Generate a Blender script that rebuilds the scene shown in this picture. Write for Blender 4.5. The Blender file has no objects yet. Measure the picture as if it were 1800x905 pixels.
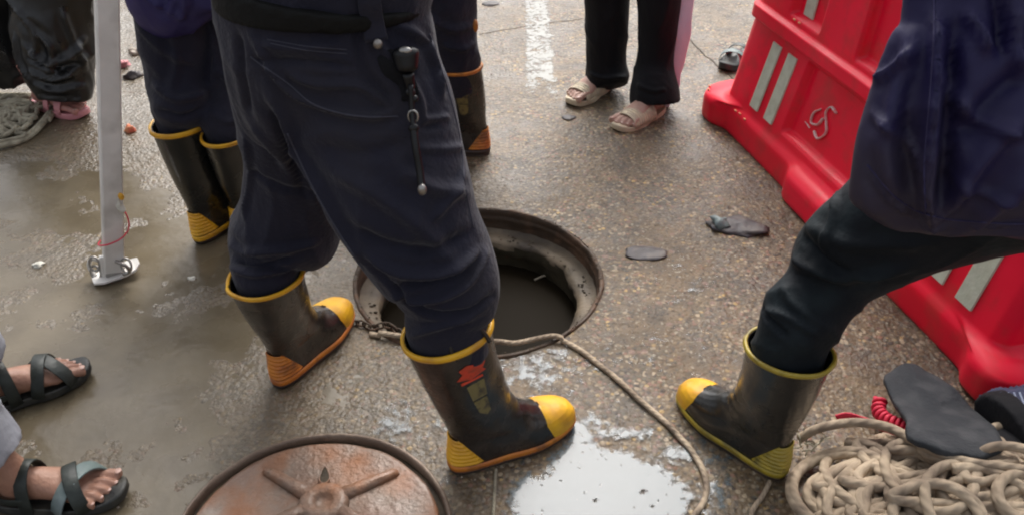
import bpy, math, random
import numpy as np
from mathutils import Vector, Matrix
from mathutils.bvhtree import BVHTree
random.seed(7); rng = np.random.default_rng(7)
SC = bpy.context.scene; COL = SC.collection
R = math.radians
# ---------------------------------------------------------------- camera, sky, sun
H, PITCH, F = 1.55, R(35.5), 1600.0           # eye height, look-down angle, focal length in photo pixels
cam = bpy.data.objects.new('camera', bpy.data.cameras.new('camera')); COL.objects.link(cam)
cam.location = (0, 0, H); cam.rotation_euler = (math.pi/2-PITCH, 0, 0)
cam.data.sensor_width = 36; cam.data.lens = 36*F/1800; cam.data.clip_start = .05; cam.data.clip_end = 500
SC.camera = cam
w = bpy.data.worlds.new("World"); SC.world = w; w.use_nodes = True
nt = w.node_tree; bg = nt.nodes['Background']
sky = nt.nodes.new('ShaderNodeTexSky'); sky.sky_type = 'NISHITA'; sky.sun_disc = False
SUN_EL, SUN_AZ = R(50), R(7)
sky.sun_elevation = SUN_EL; sky.sun_rotation = SUN_AZ; sky.dust_density = 6; sky.air_density = .8; sky.ozone_density = 1
hs = nt.nodes.new('ShaderNodeHueSaturation'); hs.inputs['Saturation'].default_value = .30
nt.links.new(sky.outputs[0], hs.inputs['Color']); nt.links.new(hs.outputs[0], bg.inputs[0]); bg.inputs[1].default_value = .15
sl = bpy.data.lights.new('sun', 'SUN'); sl.energy = .8; sl.angle = R(34); sl.color = (1, .96, .9)
so = bpy.data.objects.new('sun', sl); COL.objects.link(so)
sd = Vector((math.cos(SUN_EL)*math.sin(SUN_AZ), math.cos(SUN_EL)*math.cos(SUN_AZ), math.sin(SUN_EL)))
so.rotation_euler = sd.to_track_quat('Z', 'Y').to_euler(); so.location = sd*10
SC.view_settings.view_transform = 'Standard'; SC.view_settings.look = 'None'
SC.view_settings.exposure = .80; SC.view_settings.gamma = 1
SC.render.filter_size = 2.1
SC.cycles.filter_width = 2.1

# ---------------------------------------------------------------- helpers
cp, sp = math.cos(PITCH), math.sin(PITCH)
def ray(px, py):
    x = (px-900)/F; u = -(py-452.5)/F
    return np.array([x, cp+u*sp, -sp+u*cp])
def G(px, py, z=0.0):
    d = ray(px, py); t = (z-H)/d[2]; return np.array([0, 0, H])+d*t
def Q(px, py, Y):
    d = ray(px, py); return np.array([0, 0, H])+d*(Y/d[1])
def hsh(ix, iy, iz, s):
    h = (ix.astype(np.int64)*374761393+iy.astype(np.int64)*668265263+iz.astype(np.int64)*2147483647+s*974634777) & 0xffffffff
    h = ((h ^ (h >> 13))*1274126177) & 0xffffffff
    h = ((h ^ (h >> 16))*2246822519) & 0xffffffff
    return ((h ^ (h >> 15)) & 0xffffff)/float(0xffffff)
def noise(P, s=0):
    P = np.asarray(P, float); i = np.floor(P); f = P-i; f = f*f*(3-2*f); i = i.astype(np.int64)
    r = 0
    for a in (0, 1):
        for b in (0, 1):
            for c in (0, 1):
                wgt = (f[:, 0] if a else 1-f[:, 0])*(f[:, 1] if b else 1-f[:, 1])*(f[:, 2] if c else 1-f[:, 2])
                r = r+wgt*hsh(i[:, 0]+a, i[:, 1]+b, i[:, 2]+c, s)
    return r*2-1
def fbm(P, o=3, s=0):
    r = 0; a = 1
    for k in range(o): r = r+a*noise(np.asarray(P)*2**k+17.3*k, s+k); a *= .5
    return r
def mesh(name, V, Fc, mat, parent=None, smooth=True):
    me = bpy.data.meshes.new(name)
    me.from_pydata([tuple(v) for v in V], [], [tuple(f) for f in Fc]); me.update()
    return mobj(name, me, mat, parent, smooth)
def mobj(name, me, mat, parent=None, smooth=True):
    o = bpy.data.objects.new(name, me); COL.objects.link(o)
    me.name = name
    if mat:
        me.materials.clear(); me.materials.append(mat)
    me.polygons.foreach_set('use_smooth', [smooth]*len(me.polygons))
    if parent: o.parent = parent
    return o
def thing(name, label, cat, loc=(0, 0, 0), rz=0, group=None):
    o = bpy.data.objects.new(name, None); COL.objects.link(o); o.empty_display_size = .1
    o.location = loc; o.rotation_euler = (0, 0, rz); tag(o, label, cat, group); return o
def tag(o, label, cat, group=None):
    o['label'] = label; o['category'] = cat
    if group: o['group'] = group
    return o
def kind(o, k): o['kind'] = k; return o
def catmull(A, n):
    A = np.asarray(A, float); P = np.vstack([2*A[0]-A[1], A, 2*A[-1]-A[-2]]); out = []
    for i in range(1, len(P)-2):
        p0, p1, p2, p3 = P[i-1], P[i], P[i+1], P[i+2]
        for t in np.linspace(0, 1, n, endpoint=False):
            out.append(.5*(2*p1+(p2-p0)*t+(2*p0-5*p1+4*p2-p3)*t*t+(3*p1-p0-3*p2+p3)*t**3))
    out.append(P[-2]); return np.array(out)
def ringmesh(rings, cap=True, closed=False):
    rings = np.asarray(rings); k, n, _ = rings.shape; V = rings.reshape(-1, 3).tolist(); Fc = []
    for i in range(k-1+(1 if closed else 0)):
        a, b = i*n, ((i+1) % k)*n
        for j in range(n):
            j2 = (j+1) % n; Fc.append((a+j, a+j2, b+j2, b+j))
    if cap and not closed:
        c0 = len(V); V.append(rings[0].mean(0).tolist()); V.append(rings[-1].mean(0).tolist())
        for j in range(n):
            j2 = (j+1) % n
            Fc.append((c0, j2, j)); Fc.append((c0+1, (k-1)*n+j, (k-1)*n+j2))
    return V, Fc
def merge(parts):
    V = []; Fc = []
    for v, f in parts:
        o = len(V); V += [tuple(x) for x in v]; Fc += [tuple(i+o for i in q) for q in f]
    return V, Fc
def nrm(v): return v/(np.linalg.norm(v)+1e-12)
def tube(path, r, n=10, closed=False, flat=1.0, cap=True):
    P = np.asarray(path, float); k = len(P); r = np.broadcast_to(r, (k,))
    T = np.gradient(P, axis=0) if not closed else np.roll(P, -1, 0)-np.roll(P, 1, 0)
    T = T/(np.linalg.norm(T, axis=1)[:, None]+1e-12)
    u = nrm(np.cross(T[0], [0, 0, 1.]) if abs(T[0][2]) < .9 else np.cross(T[0], [1., 0, 0])); rings = []
    for i in range(k):
        u = nrm(u-T[i]*np.dot(u, T[i])); v = np.cross(T[i], u)
        a = np.linspace(0, 2*math.pi, n, endpoint=False)
        rings.append(P[i]+r[i]*(np.cos(a)[:, None]*u+flat*np.sin(a)[:, None]*v))
    return ringmesh(rings, cap, closed)
def ribbon(path, wdir, wid, th):
    """flat strap along a path; wdir = direction of its width"""
    P = np.asarray(path, float); T = np.gradient(P, axis=0); W = nrm(np.asarray(wdir, float)); rings = []
    wid = np.broadcast_to(wid, (len(P),))
    for p, t, wd in zip(P, T, wid):
        n_ = nrm(np.cross(nrm(t), W)); s = np.cross(n_, nrm(t))
        q = [(-1, -.6), (-.9, -1), (.9, -1), (1, -.6), (1, .6), (.9, 1), (-.9, 1), (-1, .6)]
        rings.append([p+s*a*wd/2+n_*b*th/2 for a, b in q])
    return ringmesh(rings, True)
def box(x0, x1, y0, y1, z0, z1):
    V = [(x, y, z) for z in (z0, z1) for y in (y0, y1) for x in (x0, x1)]
    return V, [(0, 2, 3, 1), (4, 5, 7, 6), (0, 1, 5, 4), (2, 6, 7, 3), (0, 4, 6, 2), (1, 3, 7, 5)]
def ell(c, r, n=16, m=10):
    rings = []
    for i in range(m+1):
        t = math.pi*(i+.02)/(m+.04)
        rings.append([(c[0]+r[0]*math.sin(t)*math.cos(a), c[1]+r[1]*math.sin(t)*math.sin(a), c[2]+r[2]*math.cos(t)) for a in np.linspace(0, 2*math.pi, n, endpoint=False)])
    return ringmesh(rings)
def bevel(o, wdt=.004, seg=2):
    m = o.modifiers.new('bevel', 'BEVEL'); m.width = wdt; m.segments = seg; m.limit_method = 'ANGLE'; m.angle_limit = R(40)
    return o
def remesh(parts, vox, it=4):
    """fuse overlapping lofts into one continuous surface"""
    V, Fc = merge(parts); me = bpy.data.meshes.new('tmp'); me.from_pydata(V, [], Fc)
    o = bpy.data.objects.new('tmp', me); COL.objects.link(o)
    m = o.modifiers.new('r', 'REMESH'); m.mode = 'VOXEL'; m.voxel_size = vox
    s = o.modifiers.new('s', 'SMOOTH'); s.iterations = it; s.factor = .5
    dg = bpy.context.evaluated_depsgraph_get(); out = bpy.data.meshes.new_from_object(o.evaluated_get(dg))
    bpy.data.objects.remove(o); bpy.data.meshes.remove(me); return out
def getv(me):
    a = np.empty(len(me.vertices)*3); me.vertices.foreach_get('co', a); return a.reshape(-1, 3)
def getn(me):
    a = np.empty(len(me.vertices)*3, np.float32); me.vertex_normals.foreach_get('vector', a); return a.reshape(-1, 3).astype(float)
def setv(me, V): me.vertices.foreach_set('co', np.asarray(V, float).ravel()); me.update()
def S(lx, ly, rx, ry, Y, ratio=.85):
    return (Q(lx, ly, Y), Q(rx, ry, Y), ratio)
def limb(st, n=36, sub=5):
    """loft through stations (left edge, right edge, depth ratio)"""
    A = np.array([np.r_[a, b, [r]] for a, b, r in st]); A = catmull(A, sub)
    C = (A[:, :3]+A[:, 3:6])/2; T = np.gradient(C, axis=0); rings = []
    for c, a, b, r, t in zip(C, A[:, :3], A[:, 3:6], A[:, 6], T):
        h = (b-a)/2; t = nrm(t); hw = np.linalg.norm(h); h2 = nrm(h-t*np.dot(h, t)*.8); d = nrm(np.cross(t, h2))
        th = np.linspace(0, 2*math.pi, n, endpoint=False)
        rings.append(c+hw*np.cos(th)[:, None]*h2+hw*r*np.sin(th)[:, None]*d)
    return ringmesh(rings)
FA, FB = 1.2, 2.0
def folds(me, lines, amp=.004, sc=(9, 9, 4), seed=0, ridge=.004, fine=0):
    """cloth folds: hand-placed creases found on the surface, plus wrinkles"""
    V = getv(me); bv = BVHTree.FromPolygons([tuple(v) for v in V], [tuple(p.vertices) for p in me.polygons])
    N = getn(me)
    P = V*np.array(sc); W = P+.6*np.c_[fbm(P*.7, 2, seed+5), fbm(P*.7+9, 2, seed+6), fbm(P*.7+4, 2, seed+7)]
    amp *= FA; ridge *= FA; D = amp*fbm(W, 3, seed)+ridge*((1-np.abs(noise(W*1.3+3, seed+9)))**4*1.2-.35)
    if fine: D += fine*fbm(W*3.1, 2, seed+3)
    o = Vector((0, 0, H))
    for pl, a, wd in lines:
        pl = np.array(pl, float); pts = catmull(pl, 12) if len(pl) > 2 else np.linspace(pl[0], pl[1], 18); S3 = []
        for p in pts:
            h = bv.ray_cast(o, Vector(ray(*p)).normalized())
            if h[0] is not None: S3.append(h[0])
        if len(S3) < 2: continue
        wd = wd*.75; S3 = np.array(S3); lo, hi = S3.min(0)-3*wd, S3.max(0)+3*wd
        idx = np.where(((V > lo) & (V < hi)).all(1))[0]
        if len(idx) == 0: continue
        d2 = ((V[idx, None, :]-S3[None])**2).sum(2); k = d2.argmin(1); t = k/(len(S3)-1); d2 = d2.min(1)
        taper = np.clip(np.minimum(t, 1-t)*6+.25, 0, 1)
        D[idx] += FB*a*taper*(np.exp(-d2/wd**2)-.35*np.exp(-d2/(2.2*wd)**2))
    setv(me, V+N*D[:, None])
    return me

# ---------------------------------------------------------------- materials
def mat(name, base, rough=.6, metal=0, spec=.5, var=None, vscale=8, bump=0, bscale=60, dirt=None, dscale=6, damt=.5, sheen=0, coat=0, rvar=0, det=6, wr=0, wsc=(16, 16, 7)):
    m = bpy.data.materials.new(name); m.use_nodes = True; n = m.node_tree.nodes; l = m.node_tree.links; b = n['Principled BSDF']
    b.inputs['Roughness'].default_value = rough; b.inputs['Metallic'].default_value = metal; b.inputs['Specular IOR Level'].default_value = spec
    b.inputs['Sheen Weight'].default_value = sheen; b.inputs['Coat Weight'].default_value = coat; b.inputs['Coat Roughness'].default_value = .15
    g = n.new('ShaderNodeNewGeometry'); tc = n.new('ShaderNodeTexCoord')
    def nz(scale, d=det):
        t = n.new('ShaderNodeTexNoise'); t.inputs['Scale'].default_value = scale; t.inputs['Detail'].default_value = d; l.new(tc.outputs['Object'], t.inputs['Vector']); return t.outputs[0]
    def ramp(src, lo, hi):
        r = n.new('ShaderNodeMapRange'); r.inputs[1].default_value = lo; r.inputs[2].default_value = hi; l.new(src, r.inputs[0]); return r.outputs[0]
    def mix(f, a, c):
        x = n.new('ShaderNodeMix'); x.data_type = 'RGBA'; l.new(f, x.inputs[0])
        for s, i in ((a, 6), (c, 7)):
            if isinstance(s, tuple): x.inputs[i].default_value = (*s, 1)
            else: l.new(s, x.inputs[i])
        return x.outputs[2]
    col = base
    if var: col = mix(ramp(nz(vscale), .35, .65), base, var)
    if dirt:
        mu = n.new('ShaderNodeMath'); mu.operation = 'MULTIPLY'; l.new(ramp(nz(dscale, 8), .48, .66), mu.inputs[0]); mu.inputs[1].default_value = damt
        col = mix(mu.outputs[0], col, dirt)
    if isinstance(col, tuple): b.inputs['Base Color'].default_value = (*col, 1)
    else: l.new(col, b.inputs['Base Color'])
    if rvar:
        r = n.new('ShaderNodeMapRange'); r.inputs[1].default_value = .35; r.inputs[2].default_value = .65; r.inputs[3].default_value = rough-rvar; r.inputs[4].default_value = rough+rvar
        l.new(nz(vscale*1.7), r.inputs[0]); l.new(r.outputs[0], b.inputs['Roughness'])
    if bump:
        bm = n.new('ShaderNodeBump'); bm.inputs['Strength'].default_value = bump; bm.inputs['Distance'].default_value = .004
        l.new(nz(bscale), bm.inputs['Height']); l.new(bm.outputs[0], b.inputs['Normal'])
        if wr:                      # creased cloth: ridged noise, stretched along the limb
            mp = n.new('ShaderNodeMapping'); mp.inputs['Scale'].default_value = wsc; mp.inputs['Rotation'].default_value = (0, .5, 0); l.new(tc.outputs['Object'], mp.inputs[0])
            t = n.new('ShaderNodeTexNoise'); t.noise_type = 'RIDGED_MULTIFRACTAL'; t.inputs['Scale'].default_value = 1; t.inputs['Detail'].default_value = 3; t.inputs['Distortion'].default_value = .9; l.new(mp.outputs[0], t.inputs['Vector'])
            b2 = n.new('ShaderNodeBump'); b2.inputs['Strength'].default_value = wr; b2.inputs['Distance'].default_value = .008; l.new(t.outputs[0], b2.inputs['Height']); l.new(b2.outputs[0], bm.inputs['Normal'])
    return m
M = {}
M['navy'] = mat('navy_cotton', (.0115, .0115, .0225), .8, wr=.7, spec=.22, var=(.019, .0185, .032), vscale=5, bump=.6, bscale=110, sheen=.12, dirt=(.028, .024, .024), dscale=5, damt=.35)
M['black_cloth'] = mat('black_cloth', (.005, .005, .007), .75, wr=.3, spec=.2, var=(.008, .008, .010), bump=.4, bscale=90, sheen=.04)
M['shiny_black'] = mat('waxed_black_cloth', (.008, .008, .009), .36, wr=.8, spec=.5, var=(.012, .012, .012), bump=.25, bscale=30, rvar=.1)
M['teal_cloth'] = mat('dark_teal_cloth', (.0035, .006, .0085), .72, wr=.35, spec=.2, var=(.006, .008, .012), bump=.5, bscale=70, sheen=.03, dirt=(.03, .05, .055), dscale=7, damt=.3)
M['purple'] = mat('indigo_nylon', (.030, .022, .11), .55, wr=.4, spec=.3, var=(.027, .022, .085), vscale=4, bump=.25, bscale=40, rvar=.08)
M['indigo'] = mat('dark_indigo_nylon', (.014, .011, .056), .55, wr=.5, wsc=(7, 7, 4), spec=.3, var=(.020, .016, .044), vscale=3, bump=.3, bscale=25, rvar=.1, dirt=(.055, .045, .050), dscale=2.5, damt=.6)
M['lilac'] = mat('lilac_cloth', (.72, .60, .74), .7, var=(.78, .66, .78), bump=.3)
M['grey_cloth'] = mat('grey_trouser_cloth', (.36, .37, .41), .8, wr=.6, var=(.28, .29, .33), vscale=12, bump=.5, bscale=60)
M['rubber'] = mat('black_boot_rubber', (.010, .009, .009), .28, coat=.3, var=(.018, .0145, .013), vscale=9, bump=.35, bscale=110, dirt=(.070, .050, .038), dscale=17, damt=.5, rvar=.12)
M['rubber_clean'] = mat('wet_boot_rubber', (.009, .0095, .010), .24, coat=.3, var=(.013, .0145, .014), vscale=9, bump=.25, bscale=90, dirt=(.06, .05, .04), dscale=10, damt=.35, rvar=.08)
M['yellow'] = mat('yellow_rubber', (.80, .44, .02), .38, var=(.72, .36, .018), vscale=16, bump=.2, bscale=60, dirt=(.34, .15, .035), dscale=18, damt=.55, rvar=.08)
M['orange'] = mat('orange_rubber', (.62, .22, .025), .45, var=(.52, .15, .025), vscale=18, bump=.25, bscale=60, dirt=(.12, .05, .025), dscale=24, damt=.7, rvar=.1)
M['olive_yellow'] = mat('muddy_yellow_rubber', (.42, .31, .03), .4, var=(.30, .22, .03), vscale=18, bump=.25, dirt=(.07, .06, .02), dscale=25, damt=.8)
M['outsole'] = mat('outsole_rubber', (.022, .016, .014), .5, var=(.07, .04, .03), bump=.4)
M['red_print'] = mat('red_emblem_print', (.62, .055, .02), .5, dirt=(.2, .05, .02), dscale=60, damt=.6)
M['khaki_print'] = mat('khaki_emblem_print', (.20, .16, .06), .5, dirt=(.05, .04, .03), dscale=70, damt=.9)
M['red'] = mat('red_barrier_plastic', (.97, .006, .045), .38, spec=.35, var=(.86, .005, .030), vscale=2.5, bump=.10, bscale=22, dirt=(.50, .05, .04), dscale=14, damt=.4, rvar=.07)
M['strip'] = mat('pale_reflective_strip', (.60, .62, .50), .35, var=(.50, .51, .40), vscale=30, bump=.3, bscale=120, dirt=(.62, .62, .52), dscale=50, damt=.5)
M['chip'] = mat('scuffed_plastic', (.75, .38, .18), .6, var=(.80, .16, .10), vscale=40)
M['white_print'] = mat('white_marking', (.72, .52, .50), .6, dirt=(.72, .02, .03), dscale=45, damt=.7)
M['alu'] = mat('brushed_aluminium', (.78, .76, .72), .5, .1, var=(.68, .66, .62), vscale=14, bump=.15, bscale=60, dirt=(.28, .25, .21), dscale=9, damt=.5)
M['steel'] = mat('galvanised_steel', (.42, .41, .39), .38, .85, var=(.3, .28, .26), vscale=40, dirt=(.18, .12, .08), dscale=20, damt=.5)
M['dark_steel'] = mat('dark_gear_plastic', (.004, .004, .005), .38, 0, spec=.4)
M['redcord'] = mat('red_cord', (.62, .02, .06), .6, bump=.6, bscale=150)
M['skin'] = mat('skin', (.40, .215, .145), .48, var=(.31, .15, .10), vscale=16, bump=.5, bscale=120, dirt=(.22, .12, .085), dscale=16, damt=.35)
M['skin_pale'] = mat('pale_skin', (.52, .33, .26), .5, var=(.46, .26, .2), vscale=22, bump=.2, bscale=140)
M['nail'] = mat('toenail', (.50, .31, .25), .35)
M['sandal'] = mat('black_foam_sandal', (.020, .021, .020), .5, var=(.032, .033, .032), vscale=20, bump=.4, bscale=90, dirt=(.09, .085, .065), dscale=22, damt=.5)
M['strap_green'] = mat('greenish_black_strap', (.013, .017, .015), .5, var=(.028, .036, .031), vscale=30, bump=.4)
M['strap_grey'] = mat('grey_strap', (.17, .21, .215), .5, var=(.13, .18, .17), vscale=20, bump=.5)
M['cream'] = mat('cream_foam', (.72, .61, .43), .55, var=(.62, .51, .36), vscale=20, bump=.25, dirt=(.34, .27, .19), dscale=26, damt=.5)
M['cream_strap'] = mat('cream_ribbed_strap', (.70, .60, .42), .6, var=(.52, .44, .33), vscale=40, bump=.8, bscale=120)
M['pink_skin'] = mat('flushed_skin', (.50, .24, .20), .5, var=(.42, .18, .15), vscale=22, bump=.2, bscale=140)
M['pink'] = mat('pink_foam', (.62, .26, .27), .5, var=(.52, .20, .22), vscale=20, bump=.3)
M['rust'] = mat('rusty_iron', (.155, .078, .046), .48, .1, var=(.19, .145, .11), vscale=7, bump=1, bscale=85, dirt=(.27, .10, .032), dscale=6, damt=.85, rvar=.18, coat=.15)
M['rust_dark'] = mat('dark_rusty_iron', (.070, .046, .030), .6, .05, spec=.3, var=(.045, .030, .020), vscale=14, bump=.9, bscale=50, dirt=(.18, .10, .06), dscale=12, damt=.7, rvar=.15)
M['rust_rim'] = mat('worn_iron_rim', (.20, .145, .105), .5, .2, var=(.135, .092, .065), vscale=12, bump=.8, bscale=70, rvar=.15)
M['groove'] = mat('muddy_groove', (.035, .026, .017), .6, spec=.2, var=(.09, .065, .04), vscale=20, bump=.6, bscale=90)
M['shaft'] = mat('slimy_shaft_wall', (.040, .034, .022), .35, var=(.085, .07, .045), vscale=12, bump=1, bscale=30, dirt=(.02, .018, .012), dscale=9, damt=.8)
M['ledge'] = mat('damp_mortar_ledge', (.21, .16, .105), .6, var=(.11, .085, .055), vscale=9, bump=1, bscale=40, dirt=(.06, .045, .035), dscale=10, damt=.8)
M['black_water'] = mat('sewer_water', (.013, .0095, .0055), .5, spec=.03, bump=.12, bscale=14)
M['rope'] = mat('dirty_hemp_rope', (.48, .38, .27), .9, var=(.33, .255, .18), vscale=14, bump=.6, bscale=90, dirt=(.13, .095, .07), dscale=12, damt=.8)
M['old_rope'] = mat('pale_old_rope', (.42, .38, .28), .85, var=(.28, .25, .18), vscale=20, bump=.6, bscale=90, dirt=(.12, .10, .07), dscale=22, damt=.7)
M['pad'] = mat('dark_grey_pad', (.030, .033, .038), .85, wr=.7, spec=.25, var=(.045, .048, .052), vscale=9, bump=.7, bscale=120, dirt=(.085, .085, .09), dscale=18, damt=.4)
M['scrap'] = mat('dark_wet_scrap', (.050, .040, .040), .5, spec=.35, var=(.09, .085, .095), vscale=25, bump=.6, dirt=(.14, .11, .08), dscale=30, damt=.5)
M['white_scrap'] = mat('white_litter', (.70, .68, .60), .6, var=(.55, .53, .45), vscale=40)
M['stonebit'] = mat('pale_pebble', (.40, .34, .27), .45, var=(.27, .20, .16), vscale=60)

def rope_twist(m, freq=700):
    n = m.node_tree.nodes; l = m.node_tree.links; b = n['Principled BSDF']
    at = n.new('ShaderNodeAttribute'); at.attribute_name = 'twist'
    mm = n.new('ShaderNodeMath'); mm.operation = 'MULTIPLY'; mm.inputs[1].default_value = 1; l.new(at.outputs['Fac'], mm.inputs[0])
    s = n.new('ShaderNodeMath'); s.operation = 'SINE'; l.new(mm.outputs[0], s.inputs[0])
    bm = n.new('ShaderNodeBump'); bm.inputs['Strength'].default_value = .42; bm.inputs['Distance'].default_value = .002
    l.new(s.outputs[0], bm.inputs['Height']); l.new(bm.outputs[0], b.inputs['Normal'])
for k in ('rope', 'old_rope', 'redcord'): rope_twist(M[k])

def rope(name, path, r, m, parent=None, n=10, pitch=.022, closed=False):
    """rope with a laid strand pattern; the twist phase rides on the mesh"""
    P = np.asarray(path, float); V, Fc = tube(P, r, n, closed)
    o = mesh(name, V, Fc, m, parent)
    d = np.r_[0, np.cumsum(np.linalg.norm(np.diff(P, axis=0), axis=1))]
    # three strands as real relief
    ph = (d[:, None]/pitch*2*math.pi/1+3*np.linspace(0, 2*math.pi, n, endpoint=False)[None]).ravel()
    ph = np.r_[ph, np.zeros(len(V)-len(ph))]
    a = o.data.attributes.new('twist', 'FLOAT', 'POINT'); a.data.foreach_set('value', ph)
    return o

# ---------------------------------------------------------------- ground
MH = np.array([-.096, 2.08]); MR = .354
def dips(x, y):
    d = 0
    for cx, cy, rx, ry, a in ((-1.15, 1.62, .62, .45, .009), (-1.05, 2.35, .5, .45, .007), (-.55, 1.25, .22, .16, .0035), (-1.7, 2.6, .6, .7, .006), (-.82, 1.22, .3, .2, .005), (.12, 1.24, .22, .13, .004), (-.45, 2.35, .2, .25, .004)):
        d = d+a*np.exp(-((x-cx)/rx)**2-((y-cy)/ry)**2)
    return d
def gh(x, y):
    P = np.c_[x, y, 0*x]
    z = .0035*fbm(P*3.1, 3, 1)+.0022*fbm(P*14, 3, 11)+.0010*fbm(P*55, 2, 21)+.0040-dips(x, y)
    far = np.clip((np.hypot(x, y-2.2)-3)/6, 0, 1)
    z = z*(1-.6*far)
    r = np.hypot(x-MH[0], y-MH[1]); return z*np.clip((r-MR)/.05, 0.05, 1)
def axis(lo, hi, step, far):
    c = list(np.arange(lo, hi+1e-6, step)); s = step; a = hi; up = []
    while a < far: s *= 1.25; a += s; up.append(a)
    s = step; a = lo; dn = []
    while a > -far: s *= 1.25; a -= s; dn.append(a)
    return np.array(dn[::-1]+c+up)
gx = axis(-1.9, 1.7, .0065, 120); gy = axis(.95, 4.5, .0065, 120)
XX, YY = np.meshgrid(gx, gy); x = XX.ravel(); y = YY.ravel()
r = np.hypot(x-MH[0], y-MH[1]); inside = (r < MR).reshape(XX.shape)
fin = inside[:-1, :-1] & inside[1:, :-1] & inside[:-1, 1:] & inside[1:, 1:]
ins = r < MR; k = np.where(ins, MR/np.maximum(r, 1e-6), 1)
x2 = MH[0]+(x-MH[0])*k; y2 = MH[1]+(y-MH[1])*k
z = gh(x2, y2)
W_ = len(gx); ii, jj = np.where(~fin); q = ii*W_+jj
faces = np.c_[q, q+1, q+W_+1, q+W_]
used = np.zeros(len(x), bool); used[faces.ravel()] = True; remap = np.cumsum(used)-1
Vg = np.c_[x2, y2, z][used]; faces = remap[faces]
me = bpy.data.meshes.new('ground'); me.vertices.add(len(Vg)); me.vertices.foreach_set('co', Vg.ravel())
me.loops.add(faces.size); me.loops.foreach_set('vertex_index', faces.ravel().astype(np.int32))
me.polygons.add(len(faces)); me.polygons.foreach_set('loop_start', np.arange(0, faces.size, 4, dtype=np.int32))
me.update(calc_edges=True)

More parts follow.
